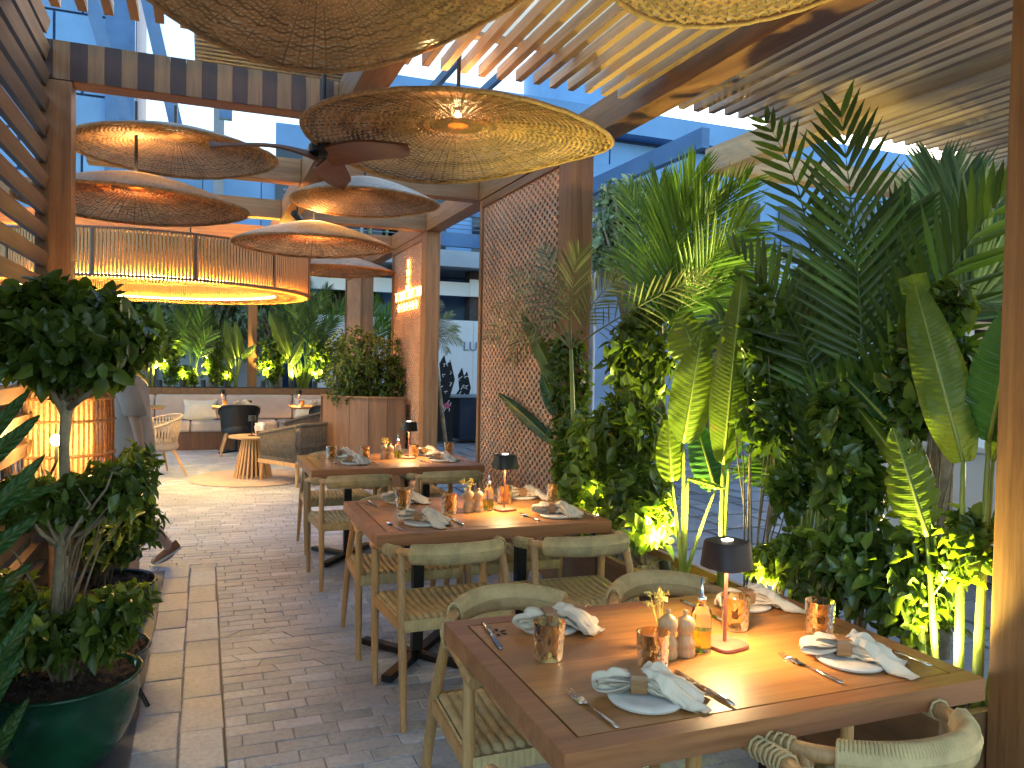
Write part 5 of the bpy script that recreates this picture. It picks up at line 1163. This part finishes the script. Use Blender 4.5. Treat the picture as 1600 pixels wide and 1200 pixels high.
# ================================================================ PERSON
pe = thing('person', 'person in taupe shirt, shorts and brown suede slip-ons walking behind the potted tree', 'person', (-.52, 6.36, 0))
bv = [((0, 0, .93), .125), ((0, 0, 1.10), .115), ((-.01, 0, 1.28), .13), ((-.02, 0, 1.40), .10), ((-.03, 0, 1.49), .052), ((-.045, 0, 1.56), .07), ((-.05, 0, 1.63), .095), ((-.045, 0, 1.70), .085),
      ((.02, -.09, .86), .088), ((.09, -.10, .46), .056), ((.14, -.10, .34), .055), ((.30, -.10, .13), .035), ((.31, -.10, .09), .04), ((.24, -.10, .045), .034), ((.17, -.10, .03), .022),
      ((-.03, .09, .86), .088), ((-.16, .10, .48), .057), ((-.16, .10, .34), .055), ((-.24, .10, .09), .036), ((-.26, .10, .055), .04), ((-.36, .10, .035), .034), ((-.43, .10, .03), .022),
      ((0, -.17, 1.38), .06), ((.06, -.20, 1.12), .042), ((.10, -.19, .92), .032), ((.10, -.18, .85), .03), ((0, .17, 1.38), .06), ((-.08, .20, 1.12), .042), ((-.16, .19, .95), .032), ((-.19, .18, .88), .03)]
be = [(0, 1), (1, 2), (2, 3), (3, 4), (4, 5), (5, 6), (6, 7), (0, 8), (8, 9), (9, 10), (10, 11), (11, 12), (12, 13), (13, 14), (0, 15), (15, 16), (16, 17), (17, 18), (18, 19), (19, 20), (20, 21), (3, 22), (22, 23), (23, 24), (24, 25), (3, 26), (26, 27), (27, 28), (28, 29)]
for hb, sgn in ((25, 1), (29, -1)):      # five fingers on each hand
    hx, hy, hz = bv[hb][0]
    for k in range(4):
        i = len(bv); bv += [((hx+(k-1.5)*.018, hy, hz-.035), .009), ((hx+(k-1.5)*.02, hy+.004, hz-.085+.006*abs(k-1.4)), .007)]; be += [(hb, i), (i, i+1)]
    i = len(bv); bv += [((hx-.035*sgn, hy+.01, hz-.012), .010), ((hx-.045*sgn, hy+.015, hz-.045), .008)]; be += [(hb, i), (i, i+1)]
me = bpy.data.meshes.new('body'); me.from_pydata([b[0] for b in bv], be, []); me.update(); me.materials.append(M['skin'])
bo = put('body', me, pe); sk_ = bo.modifiers.new('skin', 'SKIN'); 
for i, b in enumerate(bv): me.skin_vertices[0].data[i].radius = (b[1], b[1]*(1.15 if i in (1, 2, 3) else 1))
me.skin_vertices[0].data[0].use_root = True; sk_.use_smooth_shade = True; ss = bo.modifiers.new('sub', 'SUBSURF'); ss.levels = 2; ss.render_levels = 2
def ellip(name, secs, mat, n=28, wr=.0):
    m = MB(); vs = []
    for i, (c, rx, ry) in enumerate(secs):
        for k in range(n): a = 2*math.pi*k/n; f = 1+wr*math.sin(a*5+i*1.3); vs.append((c[0]+rx*f*math.cos(a), c[1]+ry*f*math.sin(a), c[2]))
    m.add(vs, [(i*n+k, i*n+(k+1) % n, (i+1)*n+(k+1) % n, (i+1)*n+k) for i in range(len(secs)-1) for k in range(n)]); return m.build(name, mat, pe, 180)
ellip('shirt', [((-.03, 0, 1.475), .06, .065), ((-.025, 0, 1.44), .10, .16), ((-.015, 0, 1.38), .135, .205), ((-.0, 0, 1.25), .15, .205), ((.01, 0, 1.10), .155, .195), ((.015, 0, .95), .165, .20), ((.02, 0, .82), .175, .205), ((.02, 0, .80), .165, .195)], M['tunic'], 32, .03)
ellip('sleeve', [((0, -.18, 1.41), .07, .05), ((.03, -.20, 1.28), .085, .062), ((.07, -.205, 1.12), .08, .06), ((.07, -.205, 1.11), .07, .05)], M['tunic'], 20, .03); ellip('sleeve', [((0, .18, 1.41), .07, .05), ((-.04, .20, 1.28), .085, .062), ((-.09, .205, 1.12), .08, .06)], M['tunic'], 20, .03)
ellip('shorts_leg', [((.01, -.08, .90), .12, .10), ((.04, -.095, .70), .105, .095), ((.085, -.10, .50), .10, .088)], M['ropepale'], 24, .03); ellip('shorts_leg', [((-.02, .08, .90), .12, .10), ((-.08, .095, .70), .105, .095), ((-.15, .10, .52), .10, .088)], M['ropepale'], 24, .03)
def shoe(hx, hz, tx, tz, y):
    a = Vector((hx, y, hz)); b = Vector((tx, y, tz)); d = b-a; m = MB(); s_ = MB(); u = Vector((0, 0, 1))-d.normalized()*d.normalized().z; u.normalize()
    def f(k, v):
        c = a+d*k; w_ = .034+.012*math.sin(k*math.pi*.9); w_ *= 1 if k < .8 else math.sqrt(max(.02, 1-((k-.8)/.21)**2)); w_ *= 1 if k > .1 else .75; hgt = (.062-.035*k) * (1 if k < .85 else .8); an = v*math.pi; return c+Vector((0, math.cos(an)*w_, 0))+u*(math.sin(an)*hgt+.008)
    m.grid(f, 16, 14); m.build('shoe', M['suede'], pe, 180)
    def g(k, v): p = f(k, 0); q = f(k, 1); return Vector(p).lerp(q, v)*1-u*.0
    s_.grid(lambda k, v: g(k, v)-u*.001, 16, 4); s_.grid(lambda k, v: g(k, v)-u*.014, 16, 4)
    for v0 in (0, 1): s_.grid(lambda k, v: g(k, v0)-u*(.001+.013*v), 16, 1)
    s_.build('sole', M['sole'], pe, 180)
shoe(.375, .125, .195, .016, -.10); shoe(-.21, .018, -.46, .016, .10)
m = MB(); m.grid(lambda u, v: (-.035+.108*math.sin(u*1.9)*math.cos(v*6.283), .092*math.sin(u*1.9)*math.sin(v*6.283), 1.665+.11*math.cos(u*1.9)-(.03 if math.cos(v*6.283) > .2 else -.01)*u), 12, 24); m.build('hair', M['hair'], pe, 180)
m = MB(); m.tube([(-.135, 0, 1.665), (-.162, 0, 1.625), (-.14, 0, 1.612)], [.009, .014, .010], 8); m.tube([(-.142, -.022, 1.575), (-.146, 0, 1.572), (-.142, .022, 1.575)], .006, 6); m.build('nose_and_mouth', M['skin'], pe, 180)
for s in (-1, 1): MB().lathe([(0, -.009), (.009, 0), (0, .009)], 8, (-.138, s*.034, 1.655)).build('eye', M['white'], pe, 180); MB().tube([(-.04, s*.092, 1.615), (-.03, s*.102, 1.64), (-.035, s*.096, 1.665)], [.008, .012, .008], 6).build('ear', M['skin'], pe, 180)
# ================================================================ BEYOND THE TERRACE
bld = thing('building', 'large building clad in blue-lit stone panels on the right', 'building', (2.5, 20.5, 0))
MB().box(0, 40, .06, 1.0, 4.3, 8.9).build('wall', M['facade_dark'], bld); MB().box(0, 40, -.6, .05, 8.2, 8.85).build('cornice', M['facade'], bld)
for rr_ in range(4):
    for c_ in range(12):
        x = .02+c_*2.4-(rr_ % 2)*1.1; x0 = max(.01, x); MB().box(x0, x+2.35, 0, .05, 4.95+rr_*.8, 5.70+rr_*.8).build('stone_panel', M['facade'], bld)
MB().box(0, 40, .3, 1.0, 0, 4.29).build('ground_floor_glass', M['window'], bld)
for k in range(14): MB().box(k*2.4, k*2.4+.12, .16, .29, 0, 4.3).build('mullion', M['steelblue'], bld)
MB().box(0, 40, -1.4, .15, 4.32, 4.62).build('canopy_edge', M['steelblue'], bld)
for k in range(8): MB().box(.5+k*.9, 0.62+k*.9, -5.5, -1.41, 4.9, 5.1).build('canopy_beam', M['steelblue'], bld) if k in (4, 7) else None
for k in range(9):
    f = MB().box(1+k*4.0, 2.7+k*4.0, -.03, -.001, 5.9, 7.2).build('window', M['window'], bld); MB().box(1.82+k*4.0, 1.88+k*4.0, -.06, -.031, 5.9, 7.2).build('mullion', M['steelblue'], f) if k > 3 else None
MB().lathe([(2.2, 0), (2.2, 2.4), (1.8, 2.7), (0, 2.8)], 28, (9.5, 3.5, 8.9)).build('roof_drum', M['facade'], bld, 40)
# near steel canopy frames
cn = thing('steel_canopy', 'blue-grey steel canopy frame with dark metal decking above the street', 'canopy', (6.0, 12.0, 0))
for a, b in (((0, 0, 4.0), (0, 3.2, 4.0)), ((-2.2, 3.2, 4.0), (0, 3.2, 4.0)), ((0, 0, 4.0), (5, 0, 4.0)), ((-2.2, 0, 4.0), (0, 0, 4.0)), ((0, -3.4, 4.5), (0, 0, 4.5))): MB().bar(a, b, .12, .26).build('beam', M['steelblue'], cn)
MB().box(-.08, .08, -.08, .08, 0, 4.0).build('post', M['steelblue'], cn)
for k in range(16): MB().box(.1, 5, .1+k*.19, .1+k*.19+.12, 4.05, 4.10).build('deck_rib', M['corr'], cn)
MB().box(.1, 5, .1, 3.2, 4.101, 4.13).build('deck', M['corr'], cn)
# balcony seen between the posts
bc = thing('balcony', 'raised walkway with a grey wire railing seen between the honeycomb screens', 'balcony', (1.5, 17, 0))
MB().box(0, 16, 0, 2.5, 3.72, 4.02).build('deck', M['concrete'], bc); MB().box(0, 16, -.05, -.01, 3.70, 4.06).build('fascia', M['concrete'], bc)
for k in range(9): MB().tube([(0, -.02, 4.15+k*.1), (16, -.02, 4.15+k*.1)], .010, 4).build('rail', M['steel_grey'], bc)
MB().tube([(0, -.02, 5.05), (16, -.02, 5.05)], .03, 6).build('handrail', M['steel_grey'], bc)
for k in range(12): MB().box(.2+k*1.4, .26+k*1.4, -.05, .01, 4.02, 5.05).build('baluster', M['steel_grey'], bc)
MB().box(0, 16, .6, .7, 3.1, 3.42).build('lower_beam', M['white'], bc); MB().box(4.35, 4.75, .71, 1.1, 0, 3.7).build('column', M['brickcol'], bc); MB().box(4.3, 4.85, .55, .60, 3.1, 3.5).build('bracket', M['white'], bc)
MB().box(0, 16, 2.0, 2.1, 4.02, 7.0).build('wall', M['facade'], bc); MB().box(0, 16, 2.4, 2.5, 0, 3.7).build('shopfront', M['steelblue'], bc)
for k in range(20): MB().box(k*.8, k*.8+.06, 2.33, 2.395, 0, 3.7).build('mullion', M['steel_grey'], bc)
for k in range(10): MB().box(k*1.6, k*1.6+.9, 1.95, 1.99, 4.2, 6.4).build('window', M['window'], bc)
hd = thing('hoarding', 'white hoarding printed with grey letters behind the dark stall', 'hoarding', (2.2, 17.4, 0))
for k in range(8): MB().box(k*1.22, k*1.22+1.212, 0, .05, .02, 2.52).build('board', M['white'], hd)
tc_ = bpy.data.curves.new('lettering', 'FONT'); tc_.body = 'LU'; tc_.size = .55; tc_.extrude = .01; tc_.materials.append(M['steel_grey'])
to = bpy.data.objects.new('lettering', tc_); col.objects.link(to); to.parent = hd; q = onY(723, 541, 17.4); to.location = (q.x-2.2, -.012, q.z-.1); to.rotation_euler = (R(90), 0, 0); tc_.size = .30
bpy.context.view_layer.update(); tm = bpy.data.meshes.new_from_object(to.evaluated_get(bpy.context.evaluated_depsgraph_get())); lo_ = put('lettering', tm, hd, tuple(to.location), rot=(R(90), 0, 0)); bpy.data.objects.remove(to)
# dark stall with printed panels
r = random.Random(4)
for i, (x, y0, hw, lab) in enumerate(((694, 555, 15, 'black cut-out panel with white scribbles, left of the stall'), (722, 575, 13, 'black cut-out panel with a pink flower, right of the stall'))):
    p = onY(x, 650, 14.6+i*.5); t = thing('display_panel', lab, 'display', (p.x, p.y, 0), 0, 'black cut-out panels'); h = onY(x, y0, p.y).z; w_ = hw/FPX*14.5
    prof = [(-w_, 0), (w_, 0), (w_*1.1, h*.35), (w_*.7, h*.55), (w_*1.15, h*.72), (w_*.6, h*.95), (w_*.2, h*.88), (-w_*.1, h), (-w_*.6, h*.9), (-w_*.4, h*.7), (-w_, h*.6), (-w_*.8, h*.4)]
    m = MB(); n = len(prof); m.add([(a, 0, b) for a, b in prof]+[(a, .04, b) for a, b in prof], [tuple(range(n)), tuple(range(2*n-1, n-1, -1))]+[(k, k+n, (k+1) % n+n, (k+1) % n) for k in range(n)]); m.build('panel', M['black'], t)
    m = MB()
    for k in range(16): a = r.uniform(-w_*.7, w_*.7); b = r.uniform(h*.3, h*.9); m.tube([(a, -.006, b), (a+r.uniform(-.05, .05), -.006, b+r.uniform(.02, .08)), (a+r.uniform(-.05, .05), -.006, b+r.uniform(.04, .12))], .008, 4)
    m.build('scribbles', M['white'], t)
    m = MB()
    for k in range(5): a = k*1.2566; m.lathe([(0, 0), (.028, .0)], 10, (.0, 0, 0)); 
    for k in range(5): a = k*1.2566; c = (w_*.3+.035*math.cos(a), -.012, h*.42+.035*math.sin(a)); m.add([(c[0]+.03*math.cos(j*.785), c[1], c[2]+.03*math.sin(j*.785)) for j in range(8)], [tuple(range(8))])
    m.build('flower', M['pink'], t)
p = onz(725, 690, 0); st_ = thing('stall_counter', 'dark stall counter standing on the street between the screens', 'counter', (p.x-.1, p.y, 0)); MB().box(0, 1.4, 0, .7, .03, .86).build('body', M['window'], st_, 0, .01); MB().box(-.2, 1.45, -.05, .75, .861, .90).build('top', M['steel_grey'], st_)
MB().box(-.75, 1.6, .72, .78, 0, .9).build('back_panel', M['steel_grey'], st_)
# tarpaulin wall, white counter, left building
tp = thing('tarpaulin', 'blue-lit tarpaulin wall stretched beyond the palms on the right', 'tarpaulin', (5.0, 9.6, 0)); m = MB(); m.grid(lambda u, v: (u*7.5, .06*noise.noise(Vector((u*9, v*2, 1)))+.05*math.sin(u*40+v*3)*v, .4+v*2.75), 80, 16); m.build('sheet', M['tarp'], tp, 180)
for k in range(6): MB().tube([(k*1.5, .12, 0), (k*1.5, .12, 3.2)], .03, 6).build('pole', M['steel_grey'], tp)
MB().tube([(0, .10, 2.3), (7.5, .10, 2.3)], .02, 6).build('pole', M['steel_grey'], tp)
wc = thing('white_counter', 'long white counter on the street beyond the near banana plant', 'counter', (5.32, 2.7, 0)); MB().box(0, 1.4, 0, 2.3, .07, .94).build('body', M['white'], wc, 0, .01); MB().box(-.03, 1.42, -.02, 2.32, .945, .99).build('top', M['white'], wc, 0, .006); MB().box(.04, 1.38, .04, 2.26, 0, .068).build('plinth', M['steel_grey'], wc)
lb = thing('building', 'blue-lit panelled tower seen through the pergola roof at the upper left', 'building', (-9, 18, 0))
MB().box(0, 7.65, .06, 3, 0, 14).build('tower_wall', M['facade_dark'], lb); MB().box(7.66, 14.0, 1.06, 3, 0, 5.9).build('low_wall', M['facade_dark'], lb)
for rr_ in range(15):
    for c_ in range(4): x = 3.4+c_*1.1-(rr_ % 2)*.5; MB().box(x, min(7.64, x+1.05), 0, .05, 2+rr_*.8, 2.75+rr_*.8).build('stone_panel', M['facade'], lb)
for rr_ in range(4):
    for c_ in range(5): x = 7.7+c_*1.25; MB().box(x, x+1.23, 1.0, 1.05, 2.7+rr_*.8, 3.48+rr_*.8).build('stone_panel', M['facade'], lb)
MB().box(7.1, 7.64, -.2, -.0, 0, 14).build('pilaster', M['steelblue'], lb)
for a, b in (((1.5, -4, 7.5), (9.0, -4, 7.5)), ((7.9, -4, 5.0), (6.6, -4, 9.5)), ((8.7, -4, 4.6), (7.6, -4, 9.5)), ((9.3, -4, 5.5), (9.3, -4, 9.5))): MB().bar(a, b, .14, .2).build('steel_strut', M['steelblue'], lb)
gd = thing('metal_canopy', 'grey corrugated metal canopy on a steel column high behind the pergola', 'canopy', (-.15, 9.9, 0))
MB().box(0, 2.6, 0, 3.4, 5.56, 5.62).build('deck', M['corr'], gd)
for k in range(24): MB().box(0, 2.6, .02+k*.14, .09+k*.14, 5.50, 5.559).build('rib', M['corr'], gd)
MB().box(-.05, 2.65, -.06, -.0, 5.45, 5.75).build('edge_beam', M['steel_grey'], gd); MB().box(.30, .52, 8.6, 8.8, 0, 12).build('column', M['steel_grey'], gd)
for i, x in enumerate((2.75, 3.35)): MB().bar((x, -1.5, 4.9), (x, 6, 5.0), .06, .1).build('steel_rod', M['steelblue'], gd)
# trees beyond
def tree(label, c, rad, ncl, L, mat, seed, trunk=None, grp='trees beyond the terrace'):
    t = thing('tree', label, 'tree', (c[0], c[1], 0), 0, grp); r = random.Random(seed)
    MB().tube([(0, 0, 0), (.05, 0, c[2]*.5), (0, 0, c[2])], [.14, .11, .05], 10).build('trunk', M['bark'], t, 180)
    m = MB()
    for k in range(9): a = r.uniform(0, 6.28); q = Vector((math.cos(a)*rad[0]*.7, math.sin(a)*rad[1]*.7, c[2]+r.uniform(-.4, .6)*rad[2])); m.tube([(0, 0, c[2]*.6), q*.5+Vector((0, 0, c[2]*.35)), q], [.05, .03, .01], 6)
    m.build('limbs', M['bark'], t, 180)
    bl_ = [((0, 0, c[2]), rad, 1)]+[((r.uniform(-.6, .6)*rad[0], r.uniform(-.4, .4)*rad[1], c[2]+r.uniform(-.6, .5)*rad[2]), tuple(q*.5 for q in rad), .5) for _ in range(5)]
    bush(t, bl_, ncl, L, L*.55, M[mat], seed, 0, 6, None, outward=.5)
p = onY(985, 360, 9.0); tree('pale silvery olive tree behind the bright green palm', (p.x, p.y, p.z), (.75, .7, .75), 900, .09, 'leaf_olive', 81)
p = onY(1120, 430, 9.3); tree('second silvery tree lower down behind the bright green palm', (p.x, p.y, p.z), (.7, .6, .6), 600, .09, 'leaf_olive', 82)
for i, (x, y, Y, rx, rz, mt, lab) in enumerate(((540, 450, 18.5, 1.2, 1.3, 'leaf', 'dense green tree seen over the round bush'), (430, 480, 16.3, .9, 1.1, 'leaf_olive', 'pale green tree right of the back post'), (330, 500, 17.0, 1.2, .9, 'leaf_olive', 'pale green tree left of the back post'), (230, 480, 17.5, 1.2, 1.1, 'leaf', 'green tree behind the left banana'), (520, 345, 19.5, 2.6, .7, 'leaf_olive', 'wide tree crown glimpsed above the chandelier'), (1290, 470, 8.0, .9, .5, 'leaf', 'leafy tree behind the areca palm'))):
    p = onY(x, y, Y); tree(lab, (p.x, p.y, p.z), (rx, .8, rz), 800, .10, mt, 90+i)
lw_ = MB().box(-8, 1.4, 17.6, 17.8, 0, 2.35).build('boundary_wall', M['concrete']); tag(lw_, 'low pale wall behind the back planting', 'wall')
pp = thing('potted_palm', 'small palm whose fronds poke out beside the post before the white hoarding', 'palm', (2.75, 8.9, 0))
for i, c in enumerate(((712, 512), (705, 490), (720, 535), (690, 500), (700, 550), (690, 470), (715, 525))):
    q = Vector(onY(676, 528, 8.9))-Vector(pp.location); e = Vector(onY(*c, 8.9+.1*i))-Vector(pp.location); frond(pp, q, q.lerp(e, .5)+Vector((0, 0, .08)), e, 14, .16, .01, M['palm_dry'], 700+i, None, .1, 40, 15, 0, .2)
q = Vector(onY(676, 528, 8.9))-Vector(pp.location); MB().tube([(0, 0, 0), tuple(q)], .03, 8).build('trunk', M['bark'], pp, 180)
